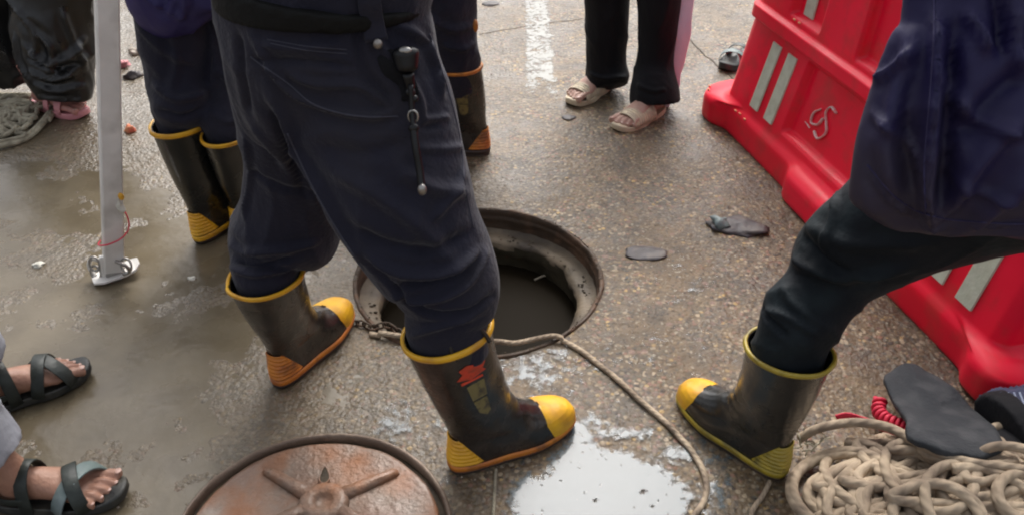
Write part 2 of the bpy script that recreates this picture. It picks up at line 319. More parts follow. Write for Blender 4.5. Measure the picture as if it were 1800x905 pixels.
def ground_mat():
    m = bpy.data.materials.new('wet_concrete'); m.use_nodes = True; n = m.node_tree.nodes; l = m.node_tree.links; b = n['Principled BSDF']
    tc = n.new('ShaderNodeTexCoord'); O = tc.outputs['Object']
    def nz(s, d=6, rgh=.6):
        t = n.new('ShaderNodeTexNoise'); t.inputs['Scale'].default_value = s; t.inputs['Detail'].default_value = d; t.inputs['Roughness'].default_value = rgh; l.new(O, t.inputs['Vector']); return t
    def vor(s):
        t = n.new('ShaderNodeTexVoronoi'); t.inputs['Scale'].default_value = s; l.new(O, t.inputs['Vector']); return t
    def mr(src, a, bb, c=0, d=1):
        r = n.new('ShaderNodeMapRange'); l.new(src, r.inputs[0])
        for i, v in enumerate((a, bb, c, d)): r.inputs[i+1].default_value = v
        return r.outputs[0]
    def mix(f, a, c, mode='MIX'):
        x = n.new('ShaderNodeMix'); x.data_type = 'RGBA'; x.blend_type = mode
        if isinstance(f, float): x.inputs[0].default_value = f
        else: l.new(f, x.inputs[0])
        for s, i in ((a, 6), (c, 7)):
            if isinstance(s, tuple): x.inputs[i].default_value = (*s, 1)
            else: l.new(s, x.inputs[i])
        return x.outputs[2]
    def mul(a, c):
        x = n.new('ShaderNodeMath'); x.operation = 'MULTIPLY'; l.new(a, x.inputs[0])
        if isinstance(c, float): x.inputs[1].default_value = c
        else: l.new(c, x.inputs[1])
        return x.outputs[0]
    def add(a, c):
        x = n.new('ShaderNodeMath'); x.operation = 'ADD'; l.new(a, x.inputs[0]); l.new(c, x.inputs[1]); return x.outputs[0]
    base = mix(mr(nz(2.2, 8).outputs[0], .38, .62), (.115, .077, .040), (.200, .138, .076))
    base = mix(mr(nz(9, 8).outputs[0], .45, .62), base, (.088, .066, .044))
    v1 = vor(82); v2 = vor(150); v3 = vor(45)
    # aggregate grains: pink, ochre, pale and dark stones
    cr = n.new('ShaderNodeValToRGB'); cr.color_ramp.interpolation = 'CONSTANT'; e = cr.color_ramp.elements
    cols = [(0, (.055, .040, .030)), (.2, (.16, .115, .070)), (.42, (.28, .205, .115)), (.6, (.27, .135, .09)), (.72, (.10, .09, .058)), (.84, (.42, .33, .22)), (.95, (.50, .33, .12))]
    e[0].position = 0; e[0].color = (*cols[0][1], 1); e[1].position = cols[1][0]; e[1].color = (*cols[1][1], 1)
    for p, c in cols[2:]:
        k = e.new(p); k.color = (*c, 1)
    sep = n.new('ShaderNodeSeparateColor'); l.new(v1.outputs['Color'], sep.inputs[0]); l.new(sep.outputs[0], cr.inputs[0])
    stone = mr(v1.outputs['Distance'], .62, .42)
    expo = mr(nz(3.5, 5).outputs[0], .36, .56)
    base = mix(mul(mul(stone, expo), .95), base, cr.outputs[0])
    sep2 = n.new('ShaderNodeSeparateColor'); l.new(v2.outputs['Color'], sep2.inputs[0])
    base = mix(mul(mr(sep2.outputs[1], .93, .94), .5), base, (.36, .32, .24))
    base = mix(mul(mr(sep2.outputs[2], .90, .91), .7), base, (.045, .036, .03))
    sep3 = n.new('ShaderNodeSeparateColor'); l.new(v3.outputs['Color'], sep3.inputs[0])
    base = mix(mul(mul(mr(sep3.outputs[1], .93, .94), mr(v3.outputs['Distance'], .5, .3)), .6), base, (.24, .14, .11))
    # damp dark patches of thin mud where it has pooled
    dampn = nz(3.6, 9, .65); damp = mr(dampn.outputs[0], .46, .62)
    base = mix(mul(damp, .6), base, (.070, .052, .034))
    sx = n.new('ShaderNodeSeparateXYZ'); l.new(O, sx.inputs[0])
    left = mr(sx.outputs[0], .15, -.7)      # silt spread over the low left side
    base = mix(mul(left, .7), base, (.13, .104, .068))
    l.new(base, b.inputs['Base Color'])
    wet = add(mul(damp, .5), mul(left, .6))
    rg = mr(wet, 0, 1, .44, .15)
    l.new(rg, b.inputs['Roughness']); b.inputs['Specular IOR Level'].default_value = .42
    l.new(mul(wet, .45), b.inputs['Coat Weight']); b.inputs['Coat Roughness'].default_value = .07
    hgt = add(mul(v1.outputs['Distance'], -.55), add(mul(nz(120, 4).outputs[0], .8), mul(nz(28, 6).outputs[0], 1.6)))
    bm = n.new('ShaderNodeBump'); bm.inputs['Distance'].default_value = .005; l.new(mr(left, 0, 1, 1.0, .9), bm.inputs['Strength'])
    l.new(hgt, bm.inputs['Height']); l.new(bm.outputs[0], b.inputs['Normal']); l.new(bm.outputs[0], b.inputs['Coat Normal'])
    return m
go = kind(mobj('ground', me, ground_mat()), 'structure')

# muddy water lying in the low places
mw = mat('muddy_puddle_water', (.115, .092, .058), .28, var=(.15, .122, .08), vscale=5, spec=.4, bump=.25, bscale=40, dirt=(.095, .075, .048), dscale=9, damt=.6, rvar=.08)
def sheet(x0, x1, y0, y1, st, zf):
    a = np.arange(x0, x1, st); c = np.arange(y0, y1, st); X, Y = np.meshgrid(a, c); V = np.c_[X.ravel(), Y.ravel(), zf(X.ravel(), Y.ravel())]
    n_ = len(a); Fq = [(j*n_+i, j*n_+i+1, (j+1)*n_+i+1, (j+1)*n_+i) for j in range(len(c)-1) for i in range(n_-1)]
    return V, Fq
V, Fq = sheet(-2.6, -.30, .8, 3.3, .03, lambda x, y: 0*x-.0036)
Fq = [f for f in Fq if min(np.hypot(*(V[i, :2]-MH)) for i in f) > MR+.01]
kind(mesh('puddle', V, Fq, mw), 'structure')

# ---- worn white road paint and standing water, as thin sheets above the concrete
def in_poly(P, poly):
    x, y = P[:, 0], P[:, 1]; c = np.zeros(len(P), bool); dmin = np.full(len(P), 1e9)
    for i in range(len(poly)):
        x1, y1 = poly[i]; x2, y2 = poly[(i+1) % len(poly)]
        cond = ((y1 > y) != (y2 > y)) & (x < (x2-x1)*(y-y1)/(y2-y1+1e-12)+x1); c ^= cond
        t = np.clip(((x-x1)*(x2-x1)+(y-y1)*(y2-y1))/((x2-x1)**2+(y2-y1)**2+1e-12), 0, 1)
        dmin = np.minimum(dmin, np.hypot(x-x1-t*(x2-x1), y-y1-t*(y2-y1)))
    return np.where(c, dmin, -dmin)
def paint_mat(name, col, edge, gloss=0, amax=.98):
    m = bpy.data.materials.new(name); m.use_nodes = True; n = m.node_tree.nodes; l = m.node_tree.links; b = n['Principled BSDF']
    tc = n.new('ShaderNodeTexCoord'); at = n.new('ShaderNodeAttribute'); at.attribute_name = 'cover'
    def nz(s, d=6):
        t = n.new('ShaderNodeTexNoise'); t.inputs['Scale'].default_value = s; t.inputs['Detail'].default_value = d; t.inputs['Roughness'].default_value = .65; l.new(tc.outputs['Object'], t.inputs['Vector']); return t.outputs[0]
    def mth(op, a, c):
        x = n.new('ShaderNodeMath'); x.operation = op
        for s, i in ((a, 0), (c, 1)):
            if isinstance(s, (int, float)): x.inputs[i].default_value = s
            else: l.new(s, x.inputs[i])
        return x.outputs[0]
    e = mth('ADD', at.outputs['Fac'], mth('MULTIPLY', mth('SUBTRACT', nz(55, 8), .5), edge))
    e = mth('ADD', e, mth('MULTIPLY', mth('SUBTRACT', nz(13, 5), .5), edge*.9))
    mr = n.new('ShaderNodeMapRange'); mr.inputs[1].default_value = -.02; mr.inputs[2].default_value = .42 if gloss else .3; mr.inputs[4].default_value = amax; l.new(e, mr.inputs[0])
    l.new(mr.outputs[0], b.inputs['Alpha'])
    mx = n.new('ShaderNodeMix'); mx.data_type = 'RGBA'; mx.inputs[6].default_value = (*col, 1); mx.inputs[7].default_value = (col[0]*.93, col[1]*.92, col[2]*.9, 1)
    r2 = n.new('ShaderNodeMapRange'); r2.inputs[1].default_value = .45; r2.inputs[2].default_value = .75; l.new(nz(14, 8), r2.inputs[0]); l.new(r2.outputs[0], mx.inputs[0]); l.new(mx.outputs[2], b.inputs['Base Color'])
    b.inputs['Roughness'].default_value = .35; b.inputs['Coat Weight'].default_value = .42 if gloss else .2; b.inputs['Coat Roughness'].default_value = .08; b.inputs['Specular IOR Level'].default_value = .2; b.inputs['Coat IOR'].default_value = 1.5
    if gloss:                       # faint ripples, and grit that breaks the film
        bm = n.new('ShaderNodeBump'); bm.inputs['Strength'].default_value = .25; bm.inputs['Distance'].default_value = .004; l.new(nz(18, 3), bm.inputs['Height']); l.new(bm.outputs[0], b.inputs['Coat Normal'])
        r3 = n.new('ShaderNodeMapRange'); r3.inputs[1].default_value = .66; r3.inputs[2].default_value = .72; r3.inputs[3].default_value = 1; r3.inputs[4].default_value = .15; l.new(nz(38, 2), r3.inputs[0])
        l.new(mth('MULTIPLY', mr.outputs[0], r3.outputs[0]), b.inputs['Alpha'])
    return m
def paint(name, x0, x1, y0, y1, cover, m, st=.006, flat=None):
    V, Fq = sheet(x0, x1, y0, y1, st, (lambda x, y: gh(x, y)+.0015) if flat is None else (lambda x, y: 0*x+flat)); c = cover(V)
    keep = c > -.8; V2 = V; fq = [f for f in Fq if keep[list(f)].any()]
    us = sorted({i for f in fq for i in f}); rm = {v: i for i, v in enumerate(us)}
    o = mesh(name, V[us], [tuple(rm[i] for i in f) for f in fq], m)
    a = o.data.attributes.new('cover', 'FLOAT', 'POINT'); a.data.foreach_set('value', c[us]); return kind(o, 'structure')
def gp(pts): return [tuple(G(*p)[:2]) for p in pts]
blob = gp([(985, 775), (1002, 742), (1035, 738), (1050, 785), (1100, 795), (1170, 825), (1212, 850), (1222, 880), (1205, 960), (1100, 1010), (950, 1010), (885, 940), (885, 880), (903, 846), (955, 822)])
spots = [(930, 650, .12, .09, .40), (990, 640, .08, .06, .36), (905, 700, .06, .08, .34), (1262, 850, .05, .11, .40), (1255, 900, .07, .08, .42), (710, 745, .06, .05, .40), (740, 775, .03, .035, .38), (1100, 765, .10, .03, .40), (1180, 800, .06, .04, .42), (1060, 740, .06, .03, .36)]
def cov(V):
    c = np.clip(in_poly(V[:, :2], blob)/.05, -1, .95)
    for px, py, rx, ry, s in spots:
        g = G(px, py); d = ((V[:, 0]-g[0])/rx)**2+((V[:, 1]-g[1])/ry)**2; c = np.maximum(c, s*np.exp(-d)*1.1-.30)
    rr = np.hypot(V[:, 0]-MH[0], V[:, 1]-MH[1]); return np.where(rr < MR+.008, -1, c)
paint('puddle', -.35, .75, .98, 2.2, cov, paint_mat('blue_grey_standing_water', (.08, .10, .11), 2.2, 1, .90), flat=.0052)  # even blue-grey water film under a glossy coat
def cov2(V):
    a0, a1 = G(938, -60), G(952, 150); t = (V[:, 1]-a1[1])/(a0[1]-a1[1]); xc = a1[0]+t*(a0[0]-a1[0])
    return np.minimum((.055-np.abs(V[:, 0]-xc))/.03, np.clip((t+.03)*4.0, -1, .30))+.0
paint('road_marking', -.1, .3, 3.0, 6.0, cov2, paint_mat('worn_white_paint', (.42, .42, .39), 2.4, 0, .8), st=.012)
# saw-cut joints across the concrete
def crack(pts, r=.004):
    P = np.array([G(*p) for p in pts]); P = catmull(P, 10); P[:, :2] += .006*np.c_[noise(P*30, 3), noise(P*30, 4)]
    P[:, 2] = gh(P[:, 0], P[:, 1])-.0022
    V, Fq = tube(P, r, 6); return kind(mesh('pavement_joint', V, Fq, M['groove']), 'structure')
crack([(845, 62), (900, 52), (1000, 40), (1025, 36)]); crack([(1205, 66), (1235, 95), (1262, 118), (1300, 150)], .005)

# ---------------------------------------------------------------- open manhole
mh = thing('open_manhole', 'open round manhole with rusty iron rim and dark water below', 'manhole', (MH[0], MH[1], 0))
def revolve(prof, n=128, wob=0, seed=0):
    a = np.linspace(0, 2*math.pi, n, endpoint=False); rings = []
    for i, (r_, z_) in enumerate(prof):
        P = np.c_[np.cos(a)*3*r_*4, np.sin(a)*3*r_*4, np.full(n, z_*20)]
        wr = wob*(fbm(P, 3, seed)+.5*fbm(P*5, 2, seed+4)); rings.append(np.c_[(r_+wr)*np.cos(a), (r_+wr)*np.sin(a), z_+wr*.6])
    return rings
V, Fq = ringmesh(revolve([(.3545, -.03), (.3545, .002), (.352, .006), (.346, .006), (.342, .003), (.341, -.012), (.343, -.018), (.339, -.022), (.340, -.034), (.344, -.040), (.341, -.05), (.344, -.07)], 160, .0032, 3), False); mesh('iron_rim', V, Fq, M['rust_dark'], mh)
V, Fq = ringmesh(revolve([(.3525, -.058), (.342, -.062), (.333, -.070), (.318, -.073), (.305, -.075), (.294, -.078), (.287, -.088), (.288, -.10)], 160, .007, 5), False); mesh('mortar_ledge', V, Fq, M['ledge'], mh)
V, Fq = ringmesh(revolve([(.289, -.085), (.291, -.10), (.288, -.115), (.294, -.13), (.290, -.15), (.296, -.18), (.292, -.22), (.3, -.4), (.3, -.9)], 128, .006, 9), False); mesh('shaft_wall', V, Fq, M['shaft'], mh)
V, Fq = ringmesh(revolve([(.31, -.165), (.2, -.165), (.1, -.165), (.001, -.165)], 64), False); mesh('water', V, Fq, M['black_water'], mh)
VV = []; FF = []
for i in range(520):
    a_ = rng.uniform(0, 2*math.pi); on_rim = rng.random() < .35; r_ = rng.uniform(.34, .352) if on_rim else rng.uniform(.296, .342); z_ = .006 if on_rim else -.074; s_ = rng.uniform(.0012, .0042)*(.7 if on_rim else 1)
    v_, f_ = ell((r_*math.cos(a_), r_*math.sin(a_), z_), (s_*rng.uniform(.8, 1.8), s_, s_*.7), 6, 4); o0 = len(VV); VV += [tuple(q) for q in v_]; FF += [tuple(q+o0 for q in f) for f in f_]

kind(mesh('mud_crumbs', VV, FF, M['groove'], mh, False), 'stuff')
g = G(955, 487, -.163)
st = tube(catmull([(-.028, -.014, 0), (0, .001, .004), (.018, .006, .003), (.03, .016, .0)], 6), [.0035]*19, 6)
o = mesh('splinter', *st, mat('pale_wood', (.35, .3, .22), .6)); o.location = g; tag(o, 'small pale splinter floating on the dark manhole water', 'splinter')

# ---------------------------------------------------------------- loose manhole cover, bottom
cc = G(557, 935, .03); cc = np.array([-.2629*1.55+.006, .7579*1.55-.012])
cv = thing('manhole_cover', 'rusty round manhole cover lying loose in front of the booted worker, with star ribs', 'manhole cover', (cc[0], cc[1], .002), R(8))
RC = .283
V, Fq = ringmesh(revolve([(RC-.02, -.002), (RC, 0), (RC+.002, .018), (RC, .030), (RC-.004, .033), (RC-.008, .031), (RC-.010, .026), (RC-.011, .012)], 160, .0012, 13), False); mesh('rim', V, Fq, M['rust_rim'], cv)
V, Fq = ringmesh(revolve([(RC-.009, .013), (RC-.016, .0115), (RC-.024, .013)], 160, .001, 14), False); mesh('groove', V, Fq, M['groove'], cv)
pr = [(RC-.0235, .010), (RC-.0245, .023), (RC-.028, .026)]+[(r_, .026-.004*math.sin(min(1, (RC-.03-r_)/.1)*1.57)) for r_ in np.linspace(RC-.035, .004, 34)]
V, Fq = ringmesh(revolve(pr, 160, .0018, 15), True); mesh('plate', V, Fq, M['rust'], cv)
for i, a in enumerate([22, 88, 140, 200, 262, 322]):
    if i == 1: continue
    d = np.array([math.cos(R(a)), math.sin(R(a)), 0]); s = np.array([-d[1], d[0], 0]); off_ = np.array([.02, .088, 0])
    rings = []
    for t, wd, hh in [(.035, .017, .036), (.09, .014, .036), (.15, .012, .036), (.188, .011, .035), (.197, .008, .028)]:
        c = d*t*.86+off_; rings.append([c+s*wd*1.25+[0, 0, .018], c+s*wd*.8+[0, 0, hh-.002], c+s*wd*.35+[0, 0, hh], c-s*wd*.35+[0, 0, hh], c-s*wd*.8+[0, 0, hh-.002], c-s*wd*1.25+[0, 0, .018]])
    V, Fq = ringmesh(rings); V = np.array(V); V += .0012*np.c_[fbm(V*40, 2, 2), fbm(V*40, 2, 3), fbm(V*40, 2, 4)]
    mesh('rib', V, Fq, M['rust'], cv)
V, Fq = ringmesh(revolve([(.055, .018), (.05, .032), (.042, .037), (.024, .037), (.020, .033), (.016, .026), (.002, .026)], 48, .002, 8)); V = np.array(V)+off_; mesh('hub', V, Fq, M['rust'], cv)
# teardrop keyhole beyond the hub
L = [(off_[0]+math.cos(t)*.010*(1-.5*math.sin(t)), off_[1]+math.sin(t)*.024+.075, .0262) for t in np.linspace(0, 2*math.pi, 24, endpoint=False)]
V = [(off_[0], off_[1]+.075, .0262)]+L; mesh('keyhole', V, [(0, i+1, (i+1) % 24+1) for i in range(24)], M['groove'], cv)
mesh('keyhole_lip', *tube([(a_, b_, c_+.001) for a_, b_, c_ in L], .002, 8, True), M['rust'], cv)

# ---------------------------------------------------------------- boots
ZS = [(0, .004, .300, .034, .048), (.012, 0, .306, .038, .052), (.03, -.003, .310, .041, .055), (.05, -.003, .308, .042, .055), (.064, -.002, .300, .042, .053), (.075, 0, .286, .042, .050), (.083, .001, .266, .042, .047), (.089, .002, .246, .042, .045), (.096, .003, .226, .042, .044),
      (.104, .003, .209, .043, .044), (.114, .003, .194, .044, .045), (.128, .003, .180, .046, .046), (.145, .002, .171, .049, .049), (.17, 0, .163, .053, .053), (.21, -.004, .158, .059, .059), (.26, -.007, .158, .065, .065), (.32, -.009, .162, .069, .069), (.385, -.010, .168, .074, .074)]
def boot_ring(z, n=64, off=0.0):
    A = np.array(ZS); v = [np.interp(z, A[:, 0], A[:, i]) for i in range(1, 5)]; B, Fr, wh, wb = v
    th = np.linspace(0, 2*math.pi, n, endpoint=False); xc = (B+Fr)/2; L_ = (Fr-B)/2+off
    x = xc+L_*np.cos(th); t = np.clip((x-B)/(Fr-B+1e-9), 0, 1); low = np.clip((.13-z)/.04, 0, 1)
    wid = (wh+(wb-wh)*np.clip((t-.25)/.4, 0, 1)-.004*np.exp(-((t-.4)/.12)**2)*low)+off
    pw = 1-.28*low
    y = wid*np.sign(np.sin(th))*np.abs(np.sin(th))**pw
    return np.c_[x, y, np.full(n, z)]
def make_boot(parent, g0, head, lean=(0, 0), rim_at=None, rimtilt=0, mats=('rubber', 'yellow', 'orange', 'orange'), emblem=0, loop=True, height=.385, side=1, seed=1, cap='yellow', width=1.0, capx=.216, eo=0.0):
    """mats: shaft, rim, foxing, heel"""
    ch, sh = math.cos(head), math.sin(head)
    if rim_at is not None:          # lean the shaft so that its rim sits at a given place
        dx, dy = rim_at[0]-g0[0], rim_at[1]-g0[1]; lean = ((dx*ch+dy*sh-.078)/.27, (-dx*sh+dy*ch)/.27)
        print('lean', lean)
    def dfm(V):
        V = np.array(V, float).copy(); zz = V[:, 2].copy(); k = np.clip((zz-.09)/.30, 0, None); s = np.clip((zz-.10), 0, None)
        V[:, 0] += lean[0]*s+(.4*lean[0])*0; V[:, 1] = V[:, 1]*width+lean[1]*s
        V[:, 2] = zz*(1+(height/.385-1)*np.clip(zz/.385, 0, 1))+rimtilt*(V[:, 0]-.08-lean[0]*s)*np.clip((zz-.14)/.22, 0, 1)
        cre = np.exp(-((zz-.135)/.035)**2)*.0035*np.sin(zz*190+V[:, 0]*25)*np.clip((V[:, 0]-.02)/.05, 0, 1)
        V[:, 0] += cre
        N = .0022*fbm(V*np.array([16, 16, 9])+seed*5, 2, seed)*np.clip((zz-.1)/.1, 0, 1)
        V[:, 0] += N; V[:, 1] += N*np.sign(V[:, 1])
        return np.c_[g0[0]+V[:, 0]*ch-V[:, 1]*sh, g0[1]+V[:, 0]*sh+V[:, 1]*ch, V[:, 2]+g0[2]]
    Z = np.r_[np.linspace(.02, .06, 6), np.linspace(.064, .125, 18), np.linspace(.13, .385, 30)]
    rings = [boot_ring(z_) for z_ in Z]; inner = [boot_ring(z_, off=-.004) for z_ in Z[:-12:-1]]
    V, Fq = ringmesh(rings+inner, False); upper = mesh('upper', dfm(V), Fq, M[mats[0]], parent)
    # capped toe and heel guard: open grids over the upper, swollen by 3 mm, each ending on a clean line
    def patch(zs, edge, off, name, m, front=True, nn=40):
        A = np.array(ZS); R_ = []
        for z_ in zs:
            B, Fr, wh, wb = [np.interp(z_, A[:, 0], A[:, i_]) for i_ in range(1, 5)]; xc = (B+Fr)/2; L_ = (Fr-B)/2
            cc_ = np.clip((edge(z_)-xc)/L_, -1, 1); tc_ = math.acos(cc_) if front else math.pi-math.acos(cc_)
            if tc_ < .04: continue
            th = np.linspace(-tc_, tc_, nn)+(0 if front else math.pi); o_ = off(z_); fade = np.minimum(1, np.minimum(np.arange(nn), np.arange(nn)[::-1])/1.5)
            o_ = o_*fade+.0004; low = np.clip((.13-z_)/.04, 0, 1)
            x = xc+(L_+o_)*np.cos(th); t = np.clip((x-B)/(Fr-B), 0, 1)
            wid = (wh+(wb-wh)*np.clip((t-.25)/.4, 0, 1)-.004*np.exp(-((t-.4)/.12)**2)*low)+o_
            R_.append(np.c_[x, wid*np.sign(np.sin(th))*np.abs(np.sin(th))**(1-.28*low), np.full(nn, z_)])
        k_ = len(R_); V = np.array(R_).reshape(-1, 3); Fq = [(a_*nn+b_, a_*nn+b_+1, (a_+1)*nn+b_+1, (a_+1)*nn+b_) for a_ in range(k_-1) for b_ in range(nn-1)]
        return mesh(name, dfm(V), Fq, m, parent)
    zc = np.r_[np.linspace(.026, .064, 10), np.linspace(.066, .1005, 34)]
    patch(zc, lambda z_: capx+.45*max(0, .07-z_), lambda z_: .003, 'toe_cap', M[cap])
    rs = [boot_ring(z_, 96, o_) for z_, o_ in ((.012, .001), (.013, .005), (.018, .006), (.024, .006), (.028, .0045), (.030, .001))]
    V, Fq = ringmesh(rs, False); mesh('foxing', dfm(V), Fq, M[mats[2]], parent)
    rs = [boot_ring(z_, 96, o_) for z_, o_ in ((.0, .000), (.001, .005), (.011, .006), (.0128, .004))]
    V, Fq = ringmesh(rs, True); mesh('outsole', dfm(V), Fq, M['outsole'], parent)
    patch(np.linspace(.034, .108, 40), lambda z_: .062-.68*(z_-.034), lambda z_: .0035+.0018*math.sin(z_*560), 'heel_guard', M[mats[3]], False)
    rr = boot_ring(.380, 64, .0015); V, Fq = tube(rr, .0052, 8, True, flat=1.0); V = np.array(V); V[:, 2] = .380+(V[:, 2]-.380)*1.5
    mesh('rim_band', dfm(V), Fq, M[mats[1]], parent)
    if loop:
        t = np.linspace(0, math.pi, 16); sy = .072*side
        P = np.c_[.095+.038*np.cos(t), np.full(16, sy)*(1-.25*np.sin(t)), .376+.055*np.sin(t)]
        mesh('pull_loop', dfm(np.array(tube(P, .0042, 8)[0])), tube(P, .0042, 8)[1], M[mats[0]], parent)
    if emblem:
        def wrap(u, z_):
            """u metres round the shaft from its side"""
            A = boot_ring(z_, 256, .0016); ang = math.atan2(emblem, 0)-0; cx = (A[:, 0].max()+A[:, 0].min())/2
            tgt = cx+u+eo; sel = A[A[:, 1]*emblem > 0]; i = np.argmin(abs(sel[:, 0]-tgt)); return sel[i]
        def deco(poly, m, name):
            us_ = [p[0] for p in poly]; zs_ = [p[1] for p in poly]; cu, cz = sum(us_)/len(us_), sum(zs_)/len(zs_)
            V = [wrap(cu, cz)]+[wrap(*p) for p in poly]; k_ = len(poly)
            V += [wrap((cu+p[0])/2, (cz+p[1])/2) for p in poly]
            Fq = [(0, 1+k_+i, 1+k_+(i+1) % k_) for i in range(k_)]+[(1+k_+i, 1+i, 1+(i+1) % k_, 1+k_+(i+1) % k_) for i in range(k_)]
            mesh(name, dfm(V), Fq, M[m], parent)
        deco([(-.030, .312), (-.014, .326), (-.020, .338), (-.002, .346), (.012, .340), (.026, .345), (.040, .332), (.030, .320), (.036, .312), (0, .306)], 'red_print', 'flame_emblem')
        deco([(-.022, .297), (.026, .300), (.026, .306), (-.022, .304)], 'red_print', 'emblem_bar')
        deco([(-.014, .290), (.024, .293), (.022, .248), (-.012, .246)], 'khaki_print', 'emblem_print')
        deco([(-.012, .242), (.021, .244), (.019, .200), (.006, .190), (-.008, .204)], 'khaki_print', 'emblem_print')
    return dfm
def tuck(dfm, zs=(.40, .36, .31), r=.93):
    out = []
    for z_ in zs:
        q = dfm(boot_ring(min(z_, .385))); c = q.mean(0); c[2] += max(0, z_-.385); e = q[:, 0].max()-q[:, 0].min()
        out.append((c-np.array([e/2*r, 0, 0]), c+np.array([e/2*r, 0, 0]), .92))
    return out
def heading(a, b): d = np.array(b)-np.array(a); return math.atan2(d[1], d[0])

# ---------------------------------------------------------------- main worker
p1 = thing('person', 'central worker in navy trousers astride beside the manhole, black radio microphone hanging at the hip', 'person', (-.33, 1.5, 0))
def rebase(root):
    """children were modelled in world space: keep them there"""
    bpy.context.view_layer.update()
    for c in root.children: c.matrix_parent_inverse = root.matrix_world.inverted()
h1 = heading(G(800, 843), G(1000, 757))
bR = make_boot(p1, np.r_[G(797, 843)[:2], .0]+np.array([-.004, .025, 0]), h1, rim_at=G(788, 577, .40), rimtilt=.12, mats=('rubber', 'yellow', 'orange', 'yellow'), emblem=-1, side=-1, seed=2, height=.40)
h2 = heading(G(490, 690), G(608, 566))
bL = make_boot(p1, np.r_[G(490, 692)[:2], 0]+np.array([-.006, .02, 0]), h2, rim_at=G(468, 479, .37), mats=('rubber', 'yellow', 'orange', 'orange'), side=1, seed=3, height=.37, loop=False)
pel = limb([S(388, -150, 768, -150, 1.5, .62), S(384, -60, 765, -60, 1.5, .64), S(378, 0, 752, 0, 1.5, .66), S(384, 60, 762, 55, 1.5, .68), S(398, 130, 778, 125, 1.5, .68), S(425, 195, 796, 190, 1.5, .6), S(470, 240, 780, 240, 1.5, .5)])
rl = limb([S(500, 70, 765, 60, 1.49, .8), S(480, 140, 784, 130, 1.48, .72), S(500, 205, 802, 200, 1.46, .72), S(532, 270, 815, 265, 1.44, .75), S(565, 340, 831, 325, 1.42, .8), S(605, 410, 845, 385, 1.41, .85), S(655, 475, 872, 450, 1.40, .9), S(686, 512, 882, 490, 1.385, .85), S(702, 548, 872, 524, 1.375, .8)]+tuck(bR, (.425, .385, .33)))
ll = limb([S(385, 40, 600, 40, 1.53, .8), S(392, 120, 600, 140, 1.56, .75), S(412, 200, 600, 230, 1.60, .8), S(428, 270, 600, 310, 1.63, .8), S(425, 350, 600, 365, 1.645, .85), S(408, 415, 592, 405, 1.65, .9), S(401, 450, 556, 438, 1.64, .88), S(406, 472, 530, 464, 1.62, .85)]+tuck(bL, (.40, .36, .31)))
me = remesh([pel, rl, ll], .005, 6)
FL = [([(445, 62), (500, 150), (560, 185), (640, 205), (690, 200)], .011, .010), ([(448, 105), (500, 108), (560, 112), (620, 118)], -.007, .009), ([(455, 75), (520, 85), (600, 80)], .006, .011),
      ([(505, 130), (560, 150), (630, 152), (690, 190)], .008, .010), ([(470, 150), (510, 240), (560, 330), (600, 400), (650, 470)], .010, .018), ([(480, 190), (500, 250), (540, 340)], -.012, .014),
      ([(580, 300), (660, 340), (740, 400), (800, 470)], .009, .022), ([(620, 400), (680, 430), (760, 440), (830, 410)], -.010, .018), ([(640, 440), (700, 475), (780, 480), (850, 440)], .012, .016),
      ([(690, 520), (760, 525), (820, 500), (860, 440)], .013, .013), ([(700, 500), (760, 500), (820, 478)], -.011, .012), ([(670, 480), (740, 545), (820, 550), (868, 520)], -.010, .011), ([(720, 590), (770, 575), (830, 560)], .008, .010),
      ([(745, 210), (765, 208), (790, 206)], .006, .007), ([(740, 225), (770, 222)], -.005, .007), ([(735, 260), (780, 262), (815, 258)], .005, .010), ([(700, 300), (760, 330), (825, 340)], .007, .018),
      ([(430, 240), (440, 300), (430, 380)], .007, .012), ([(440, 300), (500, 330), (560, 340)], -.006, .014), ([(405, 425), (430, 440), (500, 440), (560, 425)], .010, .012), ([(410, 455), (460, 465), (520, 455)], -.010, .010), ([(405, 470), (450, 482), (520, 470)], .008, .009),
      ([(440, 215), (470, 250), (520, 300), (570, 380)], .006, .015), ([(650, 60), (700, 120), (735, 170), (745, 215)], .008, .010), ([(690, 40), (740, 70), (765, 120), (778, 170)], .010, .012), ([(625, 30), (640, 120), (690, 180)], -.006, .012),
      ([(820, 300), (800, 340), (760, 390)], .006, .012), ([(560, 260), (640, 270), (720, 250)], -.005, .02), ([(420, 60), (430, 140), (440, 200)], -.008, .012)]
folds(me, FL, .0022, (7, 7, 5), 3, .0035)
tr1 = mobj('trousers', me, M['navy'], p1)
def seam(name, pl, r_, m, parent, bv, off=.0):
    S3 = []
    for p in catmull(np.array(pl, float), 14):
        h = bv.ray_cast(Vector((0, 0, H)), Vector(ray(*p)).normalized())
        if h[0] is not None: S3.append(np.array(h[0])-nrm(ray(*p))*off)
    if len(S3) > 3: return mesh(name, *tube(S3, r_, 6), m, parent)
bv1 = BVHTree.FromPolygons([v.co[:] for v in me.vertices], [tuple(p.vertices) for p in me.polygons])
M['seam'] = mat('navy_piping', (.040, .040, .058), .7)
for pl in ([(440, 100), (470, 122), (510, 150), (548, 182), (600, 200), (650, 206), (700, 205)], [(755, 60), (785, 150), (808, 240), (818, 330), (832, 400)], [(505, 235), (545, 320), (590, 400), (640, 475)]):
    seam('seam', pl, .0016, M['seam'], p1, bv1)
for k_ in range(2): seam('pocket_stitching', [(470+k_*6, 70+k_*7), (540, 82+k_*7), (610, 88+k_*7)], .001, M['seam'], p1, bv1)
